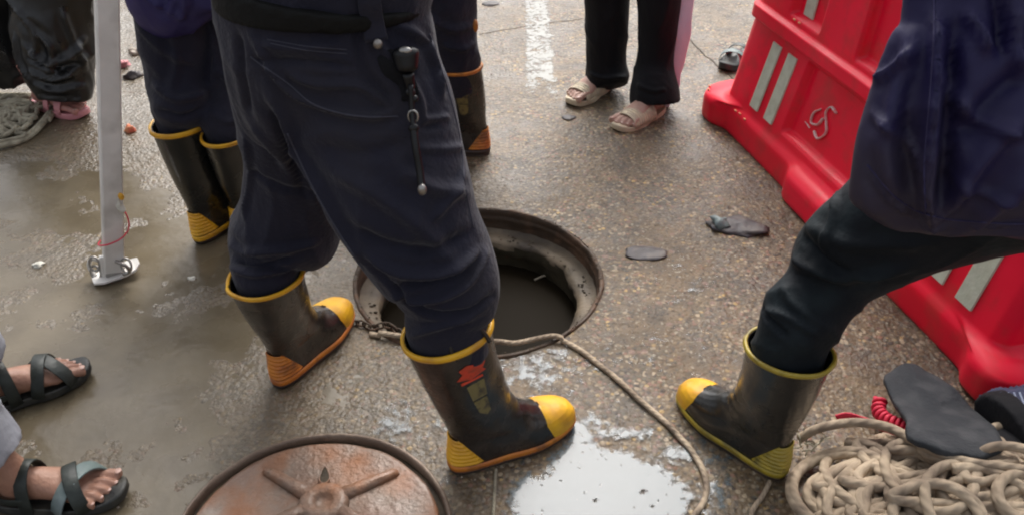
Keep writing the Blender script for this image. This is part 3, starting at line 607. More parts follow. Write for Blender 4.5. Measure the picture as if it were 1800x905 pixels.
# jacket above the belt (its hem shows along the top edge)
jk = limb([S(372, -400, 790, -400, 1.5, .6), S(368, -250, 792, -250, 1.5, .62), S(374, -120, 778, -120, 1.5, .64), S(376, -40, 760, -40, 1.5, .67), S(379, -12, 757, -15, 1.5, .68)])
me = remesh([jk], .009, 4); folds(me, [], .004, (6, 6, 9), 8, .005); mobj('jacket', me, M['navy'], p1)
# belt
be = limb([S(376, -26, 756, -28, 1.5, .74), S(376, -4, 754, -8, 1.5, .735), S(378, 12, 754, 8, 1.5, .73)], 64, 3)
mobj('belt', remesh([be], .006, 1), mat('black_belt_webbing', (.0055, .0055, .005), .7, spec=.2, bump=.6, bscale=80), p1)
# strap hanging from the belt, with its metal end
bvm = BVHTree.FromPolygons([v.co[:] for v in tr1.data.vertices], [tuple(p.vertices) for p in tr1.data.polygons])
def on(px, py, off=.01):
    h = bvm.ray_cast(Vector((0, 0, H)), Vector(ray(px, py)).normalized())
    if h[0] is None: return Q(px, py, 1.36)
    return np.array(h[0])-nrm(ray(px, py))*off
P = np.array([on(648, -20, .02), on(650, 10, .02), on(655, 40, .014), on(662, 72, .010)]); mesh('belt_strap', *ribbon(catmull(P, 5), (1, 0, 0), .036, .004), M['navy'], p1)
mesh('strap_end', *ell(on(664, 78, .012), (.008, .006, .009)), M['steel'], p1)
# radio microphone and cord
P = np.array([on(700, 82, .022), on(712, 92, .026), on(722, 103, .026)])
a0, a1 = on(706, 86, .03), on(730, 108, .026)
mesh('pocket_shade', *ribbon(catmull([on(683, 88, .004), on(694, 120, .004), on(708, 150, .003), on(716, 178, .003)], 4), (1, 0, .2), [.008]+[.046]*11+[.008], .003), M['black_cloth'], p1)  # black strip laid on the cloth stands for shade inside the pocket
radio = mesh('radio_microphone', *merge([tube(np.linspace(on(711, 84, .030), on(716, 128, .026), 9), [.014, .022, .023, .022, .021, .020, .019, .018, .012], 14), tube(np.linspace(on(716, 128, .022), on(722, 160, .016), 6), [.010, .011, .010, .009, .009, .006], 10)]), M['dark_steel'], p1)
mesh('radio_grille', *ell(on(712, 90, .046), (.011, .006, .007)), M['steel'], radio)
for q_ in ((721, 163, .009), (728, 174, .007), (727, 226, .009)): mesh('clip', *ell(on(q_[0], q_[1], .022), (q_[2], .007, q_[2])), M['dark_steel'], p1)
cd = catmull([on(722, 150, .024), on(724, 190, .024), on(727, 225, .022), on(731, 260, .024), on(737, 295, .022), on(742, 336, .018)], 6)
mesh('hanging_cord', *tube(cd, np.r_[np.full(12, .0045), np.full(len(cd)-12, .0065)], 10), M['dark_steel'], p1)
mesh('cord_tip', *ell(on(742, 334, .019), (.008, .007, .011)), M['steel'], p1)
mesh('cord_ring', *tube([on(726, 205, .022)+np.array([math.cos(t)*.008, 0, math.sin(t)*.011]) for t in np.linspace(0, 2*math.pi, 14, endpoint=False)], .002, 6, True), M['steel'], p1)
rebase(p1)

# ---------------------------------------------------------------- worker back left
p2 = thing('person', 'worker behind the aluminium pole in indigo jacket, dark trousers and yellow-trimmed rubber boots', 'person', (-.85, 2.3, 0))
h3 = heading(G(345, 435), G(440, 362))
b2a = make_boot(p2, np.r_[G(345, 436)[:2], 0]+np.array([0, .02, 0]), h3, rim_at=G(318, 211, .41), mats=('rubber_clean', 'yellow', 'yellow', 'yellow'), loop=False, seed=5, height=.41, width=.95)
b2b = make_boot(p2, np.array([-.825, 2.27, 0]), h3+.1, rim_at=G(403, 227, .39), mats=('rubber_clean', 'yellow', 'yellow', 'yellow'), loop=False, seed=6, height=.39, width=.9)
a = limb([S(228, -60, 372, -60, 2.3, .8), S(232, 0, 368, 0, 2.28, .85), S(246, 80, 366, 80, 2.27, .85), S(258, 140, 368, 140, 2.26, .9), S(268, 185, 368, 180, 2.22, .88)]+tuck(b2a, (.42, .38, .33)))
b = limb([S(330, -60, 470, -60, 2.36, .8), S(350, 40, 452, 40, 2.33, .85), S(360, 120, 444, 120, 2.29, .85), S(366, 180, 438, 180, 2.26, .9)]+tuck(b2b, (.41, .37, .32)))
c = limb([S(226, -260, 480, -260, 2.34, .6), S(226, -120, 475, -120, 2.34, .6), S(228, -50, 468, -50, 2.34, .6), S(260, 0, 440, 0, 2.34, .5)])
me = remesh([a, b, c], .009, 4)
folds(me, [([(240, 40), (290, 90), (340, 110)], .009, .016), ([(270, 150), (310, 175), (360, 165)], .012, .014), ([(275, 195), (320, 205), (362, 190)], -.010, .012), ([(380, 120), (410, 150), (430, 160)], .010, .014), ([(372, 200), (400, 215), (425, 205)], .008, .010), ([(300, 40), (310, 110), (300, 160)], .008, .014), ([(368, 30), (380, 90), (375, 150)], .009, .012)], .003, (7, 7, 5), 21, .005)
mobj('trousers', me, M['navy'], p2)
j = limb([S(220, -420, 470, -420, 2.3, .62), S(205, -260, 500, -260, 2.28, .66), S(205, -120, 495, -120, 2.27, .7), S(214, -40, 486, -40, 2.26, .72), S(228, 10, 460, 0, 2.25, .72), S(290, 42, 440, 25, 2.25, .6)])
me = remesh([j], .009, 3); folds(me, [([(240, -20), (280, 10), (320, 36)], .01, .012), ([(330, -30), (325, 10), (318, 38)], .012, .012), ([(290, -40), (290, 0), (285, 25)], -.01, .012)], .004, (7, 7, 5), 26, .006); mobj('jacket', me, M['purple'], p2)
rebase(p2)

# ---------------------------------------------------------------- worker hidden behind main worker
p3 = thing('person', 'worker half hidden behind the central worker, orange-rimmed boot with worn prints', 'person', (-.2, 2.75, 0))
b3a = make_boot(p3, np.r_[G(858, 280)[:2], 0]+np.array([.0, .03, 0]), R(168), rim_at=G(798, 112, .37), mats=('rubber', 'orange', 'outsole', 'orange'), emblem=1, eo=-.03, loop=False, seed=8, height=.37)
b3b = make_boot(p3, np.r_[G(640, 270)[:2], 0]+np.array([0, .12, 0]), R(150), mats=('rubber', 'orange', 'outsole', 'orange'), loop=False, seed=9, height=.37)
a = limb([S(690, -120, 842, -120, 2.7, .9), S(720, -40, 838, -40, 2.7, .9), S(730, 20, 836, 20, 2.7, .9), S(738, 70, 838, 66, 2.7, .9)]+tuck(b3a, (.40, .36, .3)))
b = limb([S(560, -120, 715, -120, 2.8, .9), S(590, 0, 700, 0, 2.8, .9), S(600, 100, 690, 100, 2.8, .9), S(610, 150, 680, 150, 2.8, .9)])
c = limb([S(575, -300, 835, -300, 2.75, .6), S(570, -180, 840, -180, 2.75, .6), S(570, -90, 840, -90, 2.75, .6), S(620, -50, 800, -50, 2.75, .4)])
me = remesh([a, b, c], .01, 4); folds(me, [([(740, 20), (790, 50), (832, 45)], .010, .014), ([(780, 80), (810, 85), (836, 75)], .010, .012)], .004, (8, 8, 5), 31, .006); mobj('trousers', me, M['navy'], p3)
mesh('trouser_tag', *ell(Q(836, 46, 2.62), (.008, .01, .02)), M['orange'], p3)
rebase(p3)

# ---------------------------------------------------------------- feet
def foot_mesh(side=1, leg=(-.03, 0, .30), vox=.003, curl=0.0, splay=1.0):
    """bare foot, heel at origin, toes to +x, big toe at +y*side"""
    def loftx(st, n=24):
        A = catmull(np.array(st, float), 4); th = np.linspace(0, 2*math.pi, n, endpoint=False)
        return ringmesh([np.c_[np.full(n, q[0]), side*(q[1]+q[3]*np.cos(th)), q[2]+q[4]*np.sin(th)] for q in A])
    parts = [loftx([(.002, 0, .024, .012, .012), (.012, 0, .025, .024, .022), (.035, 0, .032, .030, .030), (.07, .001, .040, .031, .037), (.105, .002, .037, .034, .034), (.14, .003, .030, .040, .027), (.17, .003, .022, .045, .019), (.192, .001, .017, .044, .0135), (.205, 0, .014, .036, .009)])]
    lx, ly, lz = leg
    P = catmull(np.array([(.05, 0, .03), (.048, 0, .07), (.045+lx*.2, ly*.2, .07+(lz-.07)*.25), (.045+lx*.6, ly*.6, .07+(lz-.07)*.6), (.045+lx, ly, lz)]), 6)
    parts.append(tube(P, np.interp(np.linspace(0, 1, len(P)), [0, .2, .4, .7, 1], [.034, .038, .036, .042, .050]), 24))
    nails = []
    toes = [(.176, .032, .252, .0355, .0130), (.185, .0115, .249, .0120, .0088), (.182, -.006, .240, -.0075, .0084), (.176, -.022, .229, -.0255, .0080), (.166, -.036, .215, -.042, .0080)]
    for i, (x0, y0, x1, y1, r_) in enumerate(toes):
        mid = ((x0+x1)/2, (y0+y1)/2, .019+(.004 if i else 0)); pts = catmull(np.array([(x0, side*y0, .018), (mid[0], side*mid[1], mid[2]), (x1-r_*.9, side*y1, r_+.001), (x1-r_*.3, side*y1, r_)]), 5)
        rr = np.interp(np.linspace(0, 1, len(pts)), [0, .35, .72, .9, 1], [r_*1.05, r_*.88, r_*1.04, r_*.85, r_*.45]); parts.append(tube(pts, rr, 14))
        nails.append(ell((x1-r_*.75, side*y1, r_*1.93+.0005), (r_*.62, r_*.66, .0016), 12, 6))
    return remesh(parts, vox, 4), nails
def place(me_or_vf, g0, head):
    c, s = math.cos(head), math.sin(head)
    def f(V): V = np.asarray(V, float); return np.c_[g0[0]+V[:, 0]*c-V[:, 1]*s, g0[1]+V[:, 0]*s+V[:, 1]*c, g0[2]+V[:, 2]]
    if isinstance(me_or_vf, bpy.types.Mesh):
        V = f(getv(me_or_vf)); return V, [tuple(p.vertices) for p in me_or_vf.polygons]
    return f(me_or_vf[0]), me_or_vf[1]
def sole(side=1, L_=.27, wd=1.0, th=.022, n=56, toe_up=.004):
    """rounded sandal sole outline, extruded with soft edges"""
    t = np.linspace(0, 2*math.pi, n, endpoint=False); x = L_/2*(1+np.cos(t))-.008; u = x/L_
    hw = (.036+.014*np.clip((u-.2)/.4, 0, 1)-.005*np.exp(-((u-.42)/.12)**2))*wd
    y = hw*np.sign(np.sin(t))*np.abs(np.sin(t))**.72+side*.004*np.clip((u-.4)*2, 0, 1)
    up = toe_up*np.clip((u-.8)/.2, 0, 1)**2*4; rings = []
    for s_, z_ in ((.90, 0), (.985, .002), (1, .007), (.985, .012), (1, th-.005), (.985, th-.001), (.94, th), (.90, th-.002), (.45, th-.003), (.02, th-.003)):
        rings.append(np.c_[(x-L_/2)*s_+L_/2, y*s_, z_+up])
    return ringmesh(rings)
def arch(x0, x1, side, w0, h, wid, th=.003, y0=1.0, y1=1.0, base=.018, n=14):
    """strap from one edge of the sole over the foot to the other"""
    t = np.linspace(0, math.pi, n); ys = np.cos(t)*w0
    xs = np.linspace(x0, x1, n)
    P = np.c_[xs, side*ys, base+(h)*np.sin(t)**.75]
    d = np.array([1.0, 0, 0]) if x0 == x1 else nrm(np.cross([x1-x0, -2*w0*side, 0], [0, 0, 1.]))
    return ribbon(P, d, wid, th)

# ---------------------------------------------------------------- person bottom left (bare feet in sandals)
p4 = thing('person', 'person at the left edge in grey trousers and black strap sandals', 'person', (-1.2, 1.4, 0))
fa, na = foot_mesh(-1, (-.12, .02, .32)); fb, nb = foot_mesh(1, (-.14, -.0, .32))
hA = R(38); gA = np.array([-1.262, 1.530, .019]); hB = R(4); gB = np.array([-1.085, 1.272, .019])
legA = tube(catmull([gA+[-.05, 0, .25], gA+[-.12, -.05, .42], gA+[-.12, -.10, .75], gA+[-.08, -.14, .9]], 6), .055, 18)
legB = tube(catmull([gB+[-.09, 0, .25], gB+[-.16, .03, .42], gB+[-.2, .04, .75], gB+[-.24, .05, .9]], 6), .055, 18)
hip = ell((-1.34, 1.36, .9), (.16, .13, .12))
V, Fq = merge([place(fa, gA, hA), place(fb, gB, hB), legA, legB, hip]); body = mesh('body', V, Fq, M['skin'], p4)
for nn_, g_, h_ in ((na, gA, hA), (nb, gB, hB)):
    for q_ in nn_: mesh('toenail', *place(q_, g_, h_), M['nail'], body)
for gg, hh, mm, sd_ in ((gA, hA, 'strap_green', -1), (gB, hB, 'strap_grey', 1)):
    g0 = gg-np.array([0, 0, .019]); sm = mesh('sandal_sole', *place(sole(sd_, .285, 1.12, .024), g0-.01*np.array([math.cos(hh), math.sin(hh), 0]), hh), M['sandal'], p4)
    mesh('strap', *place(arch(.215, .135, sd_, .052, .062, .034, .0045), g0, hh), M['strap_green'] if mm == 'strap_green' else M['strap_grey'], p4)
    mesh('strap', *place(arch(.130, .195, sd_, .052, .068, .030, .0045), g0, hh), M['strap_green'], p4)
    mesh('strap', *place(arch(.085, .075, sd_, .046, .098, .028, .004), g0, hh), M['strap_green'], p4)
    P = catmull([(.075, .045, .05), (.03, .040, .055), (-.004, .0, .06), (.03, -.040, .055), (.075, -.045, .05)], 6)
    mesh('heel_strap', *place(ribbon(P, (0, 0, 1), .018, .003), g0, hh), M['strap_green'], p4)
tA = limb([(gA+[-.30, -.05, .66], gA+[-.05, -.12, .66], .9), (gA+[-.245, -.02, .45], gA+[-.02, -.08, .45], .9), (gA+[-.16, .01, .27], gA+[.09, -.02, .27], .9), (gA+[-.10, .03, .12], gA+[.112, .02, .125], .9)])
tB = limb([(gB+[-.36, -.04, .66], gB+[-.10, .06, .66], .9), (gB+[-.30, -.06, .45], gB+[-.07, .05, .45], .9), (gB+[-.21, -.04, .27], gB+[.05, .02, .27], .9), (gB+[-.12, -.02, .115], gB+[.105, .0, .12], .9)])
me = remesh([tA, tB, limb([((-1.55, 1.38, .62+.02), (-1.12, 1.30, .62+.02), .6), ((-1.56, 1.38, .85), (-1.12, 1.30, .85), .6), ((-1.54, 1.38, 1.05), (-1.14, 1.30, 1.05), .6)])], .009, 3); folds(me, [], .005, (9, 9, 6), 41, .007); mobj('trousers', me, M['grey_cloth'], p4)
rebase(p4)

# ---------------------------------------------------------------- woman with cream slides
p5 = thing('person', 'person in slim black trousers, cream slide sandals and lilac cloth, beyond the manhole', 'person', (.5, 3.15, 0))
sides = []
bodyparts = []; nails = []
for (tx, ty), (hx, hy), sd_, lg in (((998, 191), (1078, 150), 1, (-.01, 0, .10)), ((1082, 238), (1182, 190), -1, (-.01, 0, .10))):
    t0, h0 = G(tx, ty, .01), G(hx, hy, .01); hh = heading(h0[:2], t0[:2]); d = np.array([math.cos(hh), math.sin(hh), 0]); g0 = t0*[1, 1, 0]-d*.262+np.array([0, .030, 0])
    ft, nl = foot_mesh(sd_, lg, .0035); bodyparts.append(place(ft, g0+[0, 0, .021], hh)); nails += [place(q_, g0+[0, 0, .021], hh) for q_ in nl]; sides.append((g0, hh, sd_, ft))
top = ell((.52, 3.24, .9), (.15, .11, .12))
lg1 = tube([Q(1066, 120, 3.27), Q(1066, 60, 3.28), Q(1066, 0, 3.28), Q(1062, -200, 3.26)], .045, 14); lg2 = tube([Q(1146, 140, 3.13), Q(1155, 60, 3.16), Q(1158, 0, 3.17), Q(1168, -200, 3.2)], .045, 14); top = ell(Q(1120, -330, 3.23), (.12, .09, .1))
body = mesh('body', *merge(bodyparts+[lg1, lg2, top]), M['skin_pale'], p5); [mesh('toenail', *q_, M['nail'], body) for q_ in nails]
for g0, hh, sd_, _ in sides:
    mesh('sandal_sole', *place(sole(sd_, .272, 1.1, .024), g0-np.array([.006*math.cos(hh), .006*math.sin(hh), 0]), hh), M['cream'], p5)
    P = [arch(x_, x_, sd_, .050-.06*abs(x_-.155)*.3, .040+.35*(.2-x_)*.5, .012, .004) for x_ in (.094, .106, .118, .130, .142, .154, .166, .178, .190, .200)]
    mesh('strap', *place(merge(P), g0, hh), M['cream_strap'], p5)
a = limb([S(1012, -260, 1110, -260, 3.27, .9), S(1020, -120, 1108, -120, 3.27, .9), S(1027, 0, 1106, 0, 3.28, .9), S(1030, 60, 1104, 60, 3.28, .9), S(1030, 110, 1102, 110, 3.28, .9), S(1030, 138, 1106, 140, 3.27, 1), S(1040, 152, 1104, 158, 3.25, .95)])
b = limb([S(1112, -260, 1225, -260, 3.2, .9), S(1116, -120, 1212, -120, 3.2, .9), S(1120, 0, 1197, 0, 3.17, .9), S(1122, 60, 1188, 60, 3.16, .9), S(1118, 110, 1184, 115, 3.15, .9), S(1108, 150, 1192, 156, 3.12, 1.1), S(1110, 174, 1194, 188, 3.10, 1.15)])
c = limb([S(1030, -420, 1220, -420, 3.23, .6), S(1015, -300, 1228, -300, 3.23, .6), S(1015, -200, 1225, -200, 3.23, .6), S(1040, -130, 1200, -130, 3.23, .5)])
me = remesh([a, b, c], .008, 3); folds(me, [([(1035, 130), (1060, 138), (1098, 136)], .010, .010), ([(1120, 150), (1145, 160), (1168, 158)], .008, .010)], .002, (8, 8, 4), 51, .004); mobj('trousers', me, M['black_cloth'], p5)
P = np.array([(Q(1213, -200, 3.2)), Q(1210, -80, 3.18), Q(1203, 0, 3.16), Q(1196, 60, 3.15), Q(1187, 120, 3.15), Q(1176, 165, 3.15), Q(1170, 190, 3.15)])
V, Fq = ribbon(catmull(P, 6), (1, 0, 0), np.interp(np.linspace(0, 1, 37), [0, .5, .8, 1], [.075, .068, .055, .015]), .006)
V = np.array(V); V += .006*np.c_[fbm(V*14, 2, 5), fbm(V*14, 2, 6), 0*V[:, 0]]; mesh('side_cloth', V, Fq, M['lilac'], p5)
rebase(p5)

# ---------------------------------------------------------------- person top left, waxed black trousers
p6 = thing('person', 'person at the top left corner in baggy shiny black trousers and pink sandals', 'person', (-1.7, 3.1, 0))
a = limb([S(30, -240, 190, -240, 3.2, .8), S(25, -100, 180, -100, 3.18, .85), S(20, 0, 168, 0, 3.16, .85), S(28, 70, 166, 60, 3.14, .85), S(40, 120, 164, 110, 3.12, .85), S(56, 150, 163, 144, 3.1, .8), S(70, 178, 158, 172, 3.08, .7)])
b = limb([S(-110, -240, 60, -240, 3.25, .8), S(-90, -60, 50, -60, 3.25, .85), S(-70, 20, 30, 40, 3.22, .85), S(-50, 90, 50, 110, 3.2, .85), S(-20, 140, 60, 150, 3.2, .7)])
c = limb([S(-110, -500, 180, -500, 3.2, .6), S(-115, -330, 192, -330, 3.2, .6), S(-100, -200, 185, -200, 3.2, .6), S(-60, -120, 150, -120, 3.2, .4)])
me = remesh([a, b, c], .009, 3)
folds(me, [([(40, 80), (80, 110), (120, 100), (150, 70)], .016, .016), ([(50, 125), (90, 140), (130, 130)], .018, .014), ([(60, 150), (100, 160), (150, 150)], .014, .012), ([(70, 60), (90, 90), (85, 130)], .016, .018), ([(50, 105), (100, 122), (140, 112)], -.018, .013), ([(65, 165), (100, 172), (150, 168)], -.010, .010), ([(110, 20), (125, 60), (150, 120)], .014, .016), ([(30, 20), (60, 60), (60, 100)], .014, .016), ([(25, 60), (35, 110), (60, 150)], .014, .010)], .005, (6, 6, 5), 61, .010)
mobj('trousers', me, M['shiny_black'], p6)
gt = G(155, 207); hh = R(-24); dd = np.array([math.cos(hh), math.sin(hh), 0]); g0 = gt*[1, 1, 0]-dd*.255
ft, nl = foot_mesh(-1, (-.01, 0, .16), .0035); body = mesh('body', *merge([place(ft, g0+[0, 0, .022], hh), tube([g0+[.04, -.01, .12], Q(112, 120, 3.12), Q(100, 0, 3.16), Q(105, -180, 3.2)], .034, 12)]), M['pink_skin'], p6)
for q_ in nl: mesh('toenail', *place(q_, g0+[0, 0, .022], hh), M['nail'], body)
mesh('sandal_sole', *place(sole(-1, .275, 1.1, .025), g0-dd*.008, hh), M['pink'], p6)
mesh('strap', *place(arch(.165, .175, -1, .052, .064, .034, .004), g0, hh), M['pink'], p6)
mesh('strap', *place(arch(.11, .13, -1, .052, .078, .030, .004), g0, hh), M['pink'], p6)
rebase(p6)

# ---------------------------------------------------------------- worker on the right, indigo jacket
p7 = thing('person', 'worker on the right in long indigo jacket, yellow-toed boot planted by the rope heap', 'person', (.85, 1.4, 0))
t0, h0 = G(1222, 722), G(1378, 850); hh = heading(h0[:2], t0[:2])
b7 = make_boot(p7, np.r_[h0[:2], 0]+np.array([-.003, .012, 0]), hh, rim_at=G(1388, 612, .36), rimtilt=-.12, mats=('rubber_clean', 'olive_yellow', 'olive_yellow', 'olive_yellow'), loop=False, seed=12, height=.36, capx=.238)
leg = limb(tuck(b7, (.30, .35, .385))+[S(1352, 532, 1456, 600, 1.37, .85), S(1394, 478, 1494, 548, 1.40, .85), S(1408, 432, 1540, 508, 1.42, .85), S(1432, 396, 1600, 462, 1.42, .8), S(1485, 342, 1680, 428, 1.42, .8), S(1560, 260, 1780, 404, 1.42, .8), S(1640, 150, 1900, 380, 1.41, .8), S(1760, 90, 1990, 330, 1.4, .7)], 40, 6)
pv = limb([S(1700, 20, 2150, 120, 1.38, .6), S(1720, 100, 2120, 250, 1.36, .65), S(1760, 180, 2080, 340, 1.34, .6)])
l2 = limb([(np.array([.95, 1.22, .80]), np.array([1.2, 1.2, .80]), .9), (np.array([1.14, 1.16, .55]), np.array([1.34, 1.14, .55]), .9), (np.array([1.24, 1.12, .33]), np.array([1.40, 1.12, .33]), .9)])
me = remesh([leg, pv, l2], .0075, 4)
folds(me, [([(1395, 450), (1420, 470), (1500, 490), (1600, 470)], .012, .016), ([(1470, 340), (1460, 400), (1445, 440)], .010, .010), ([(1400, 400), (1440, 450), (1510, 500)], -.010, .016), ([(1340, 545), (1380, 555), (1440, 590)], .008, .010), ([(1335, 530), (1350, 560), (1385, 590)], -.010, .008), ([(1420, 400), (1500, 430), (1640, 430)], .007, .02), ([(1375, 505), (1400, 540), (1460, 580)], .006, .012)], .0025, (8, 8, 5), 71, .004)
mobj('trousers', me, M['teal_cloth'], p7)
# jacket: hanging skirt with a hem, lofted from its outline
rows = [[(1640, -260), (2250, -260), 1.36], [(1618, -140), (2260, -150), 1.34], [(1602, -20), (2260, -20), 1.32], [(1590, 50), (2250, 80), 1.30], [(1556, 120), (2230, 170), 1.28], [(1528, 190), (2200, 250), 1.265], [(1508, 250), (2160, 330), 1.255], [(1515, 305), (2130, 385), 1.25], [(1570, 372), (2050, 415), 1.25], [(1640, 402), (1960, 425), 1.25]]
jk = limb([S(*l_, *r_, Y_, (.30 if i < 7 else .22)) for i, (l_, r_, Y_) in enumerate(rows)], 64, 5)
me = remesh([jk], .0075, 3)
folds(me, [([(1650, 20), (1648, 120), (1640, 220), (1632, 330), (1634, 395)], .022, .016), ([(1672, 60), (1668, 160), (1665, 260), (1660, 380)], -.020, .018), ([(1610, 60), (1585, 160), (1560, 260), (1570, 340)], .012, .020), ([(1600, 120), (1590, 220), (1600, 350)], -.010, .018), ([(1540, 140), (1560, 130), (1610, 90)], .010, .010),
           ([(1700, 20), (1720, 60), (1735, 90)], .014, .012), ([(1745, -20), (1755, 40), (1765, 90)], -.016, .014), ([(1790, 10), (1780, 80), (1800, 120)], .014, .016), ([(1640, 400), (1690, 330), (1740, 260), (1800, 200)], .016, .022), ([(1700, 400), (1760, 350), (1830, 300)], .010, .02), ([(1680, 250), (1740, 180), (1800, 130)], -.014, .024), ([(1520, 296), (1578, 364), (1640, 392), (1740, 399), (1860, 396)], .007, .005), ([(1535, 200), (1600, 260), (1640, 380)], .010, .010), ([(1650, 120), (1700, 200), (1800, 240)], .012, .012), ([(1660, 300), (1720, 340), (1800, 350)], .008, .010)], .004, (5, 5, 4), 77, .007)
mobj('jacket', me, M['indigo'], p7)
bv7 = BVHTree.FromPolygons([v.co[:] for v in me.vertices], [tuple(p.vertices) for p in me.polygons])
M['indigo_seam'] = mat('indigo_seam', (.024, .019, .07), .7)
seam('hem_seam', [(1524, 290), (1580, 352), (1645, 382), (1740, 392), (1799, 394), (1870, 392)], .0016, M['indigo_seam'], p7, bv7)
seam('seam', [(1640, -40), (1642, 60), (1634, 180), (1625, 290), (1628, 378)], .0018, M['indigo_seam'], p7, bv7)
make_boot(p7, np.array([1.33, 1.03, 0]), R(110), mats=('rubber_clean', 'olive_yellow', 'olive_yellow', 'olive_yellow'), loop=False, seed=13, height=.36)
rebase(p7)

# ---------------------------------------------------------------- red water-filled barrier
A0 = np.array([.715, 2.985]); B0 = np.array([1.055, 1.70]); dr = (B0-A0)/np.linalg.norm(B0-A0)
ang = math.atan2(dr[1], dr[0]); nf = np.array([dr[1], -dr[0]])          # outward, towards the manhole
LB = 1.71; DB = .21
org = A0-dr*.165-nf*DB
bar = thing('traffic_barrier', 'red plastic water-filled traffic barrier with pale reflective strips behind the right-hand worker', 'barrier', (org[0], org[1], 0), ang)
# local axes: x along the barrier, -y faces the manhole
def hw(z_):
    return np.interp(z_, [0, .012, .085, .104, .116, .40, .412, .45, .462, .86, .88, .90], [.180, .196, .194, .182, .138, .074, .094, .090, .068, .040, .038, .030])
xs = np.unique(np.r_[np.linspace(0, LB, 260), [.03, .06]]); zs = np.unique(np.r_[np.linspace(0, .13, 14), np.linspace(.13, .9, 130), [.40, .412, .45, .462]])
def foot_bulge(x_):
    e = lambda c, w_: 1/(1+np.exp(-(w_-abs(x_-c))/.012)); return max(e(.05, .115), e(LB/2, .20), e(LB-.05, .115))
def recess(x_, z_):
    """depth of the moulded panels"""
    def win(x0, x1, z0, z1, dep, s=.0045):
        f = lambda a_: 1/(1+np.exp(-a_/s*3)); return dep*1.25*f(x_-x0)*f(x1-x_)*f(z_-z0)*f(z1-z_)
    d = win(.46, .80, .155, .385, .022)+win(LB-.80, LB-.46, .155, .385, .022)*0
    for c in (.36, .80, LB-.36): d = max(d, win(c-.10, c+.10, .485, .82, .025))
    d = max(d, win(.47, 1.13, .155, .385, .022)); return d
def bx(x_, z_):
    k = min(1, max(0, (z_-.100)/.016)); return x_+k*(.12+(LB-.24)*x_/LB-x_)
def bar_side(sg):
    V = []; n1, n2 = len(xs), len(zs)
    for x_ in xs:
        e = min(x_, LB-x_); rnd = math.sqrt(max(0, 1-(1-min(e/.09, 1))**2))
        for z_ in zs:
            h = hw(z_)
            if z_ < .112: h = (h-.135)*(.35+.65*foot_bulge(x_))+.135; h = h*(.30+.70*rnd)
            else: h = h-recess(x_, z_); h = h*(.72+.28*min(1, rnd*1.15))
            V.append((bx(x_, z_), sg*h, z_))
    Fq = [(i*n2+j, i*n2+j+1, (i+1)*n2+j+1, (i+1)*n2+j) for i in range(n1-1) for j in range(n2-1)]
    if sg > 0: Fq = [f[::-1] for f in Fq]
    return V, Fq
Va, Fa = bar_side(-1); Vb, Fb = bar_side(1); n1, n2 = len(xs), len(zs); o_ = len(Va)
Fe = []
for j in range(n2-1): Fe += [(j, o_+j, o_+j+1, j+1), ((n1-1)*n2+j, (n1-1)*n2+j+1, o_+(n1-1)*n2+j+1, o_+(n1-1)*n2+j)]
for i in range(n1-1): Fe += [(i*n2+n2-1, o_+i*n2+n2-1, o_+(i+1)*n2+n2-1, (i+1)*n2+n2-1), (i*n2, (i+1)*n2, o_+(i+1)*n2, o_+i*n2)]
Fb = [tuple(i+o_ for i in f) for f in Fb]
Vall = np.array(Va+Vb); nn = fbm(Vall*5, 2, 3)*.0035; Vall[:, 1] += nn*np.sign(Vall[:, 1])*np.clip(Vall[:, 2]*6, 0, 1)
body = mesh('body', Vall, Fa+Fb+Fe, M['red'], bar)
def yface(x_, z_): 
    e = min(x_, LB-x_); rnd = math.sqrt(max(0, 1-(1-min(e/.09, 1))**2)); return -(hw(z_)-recess(x_, z_))*(.72+.28*min(1, rnd*1.15))
def strip(xa, z0, z1, wd, lean=.0):
    rings = []
    for t in np.linspace(0, 1, 7):
        z_ = z0+(z1-z0)*t; x_ = xa+lean*t; q = []
        for dx, dy in ((-wd/2, .001), (-wd/2+.002, -.0035), (wd/2-.002, -.0035), (wd/2, .001)): q.append((x_+dx, yface(x_+dx, z_)+dy-.0035, z_))
        rings.append(q)
    mesh('reflective_strip', *ringmesh(rings), M['strip'], bar, False)
for xa, lean in ((.175, .0), (.275, .0)): strip(xa+.155, .150, .375, .056, lean)
for xa in (LB-.375, LB-.265): strip(xa, .150, .385, .062)
for xa in (.36, LB-.36): strip(xa+.045, .492, .80, .058)
# raised bar under the ridge and hinge lugs at the ends
for ex, sx_ in ((.09, 1), (LB-.09, -1)):
    for z0 in (.50, .70):
        bevel(mesh('hinge_lug', *box(ex-.03, ex+.03, -.032, .032, z0, z0+.06), M['red'], bar, False), .012, 3)
mesh('filler_cap', *ringmesh([[(LB/2+r_*math.cos(t), r_*math.sin(t), z_) for t in np.linspace(0, 2*math.pi, 24, endpoint=False)] for r_, z_ in ((.045, .895), (.045, .915), (.04, .922), (.02, .922))]), M['red'], bar)
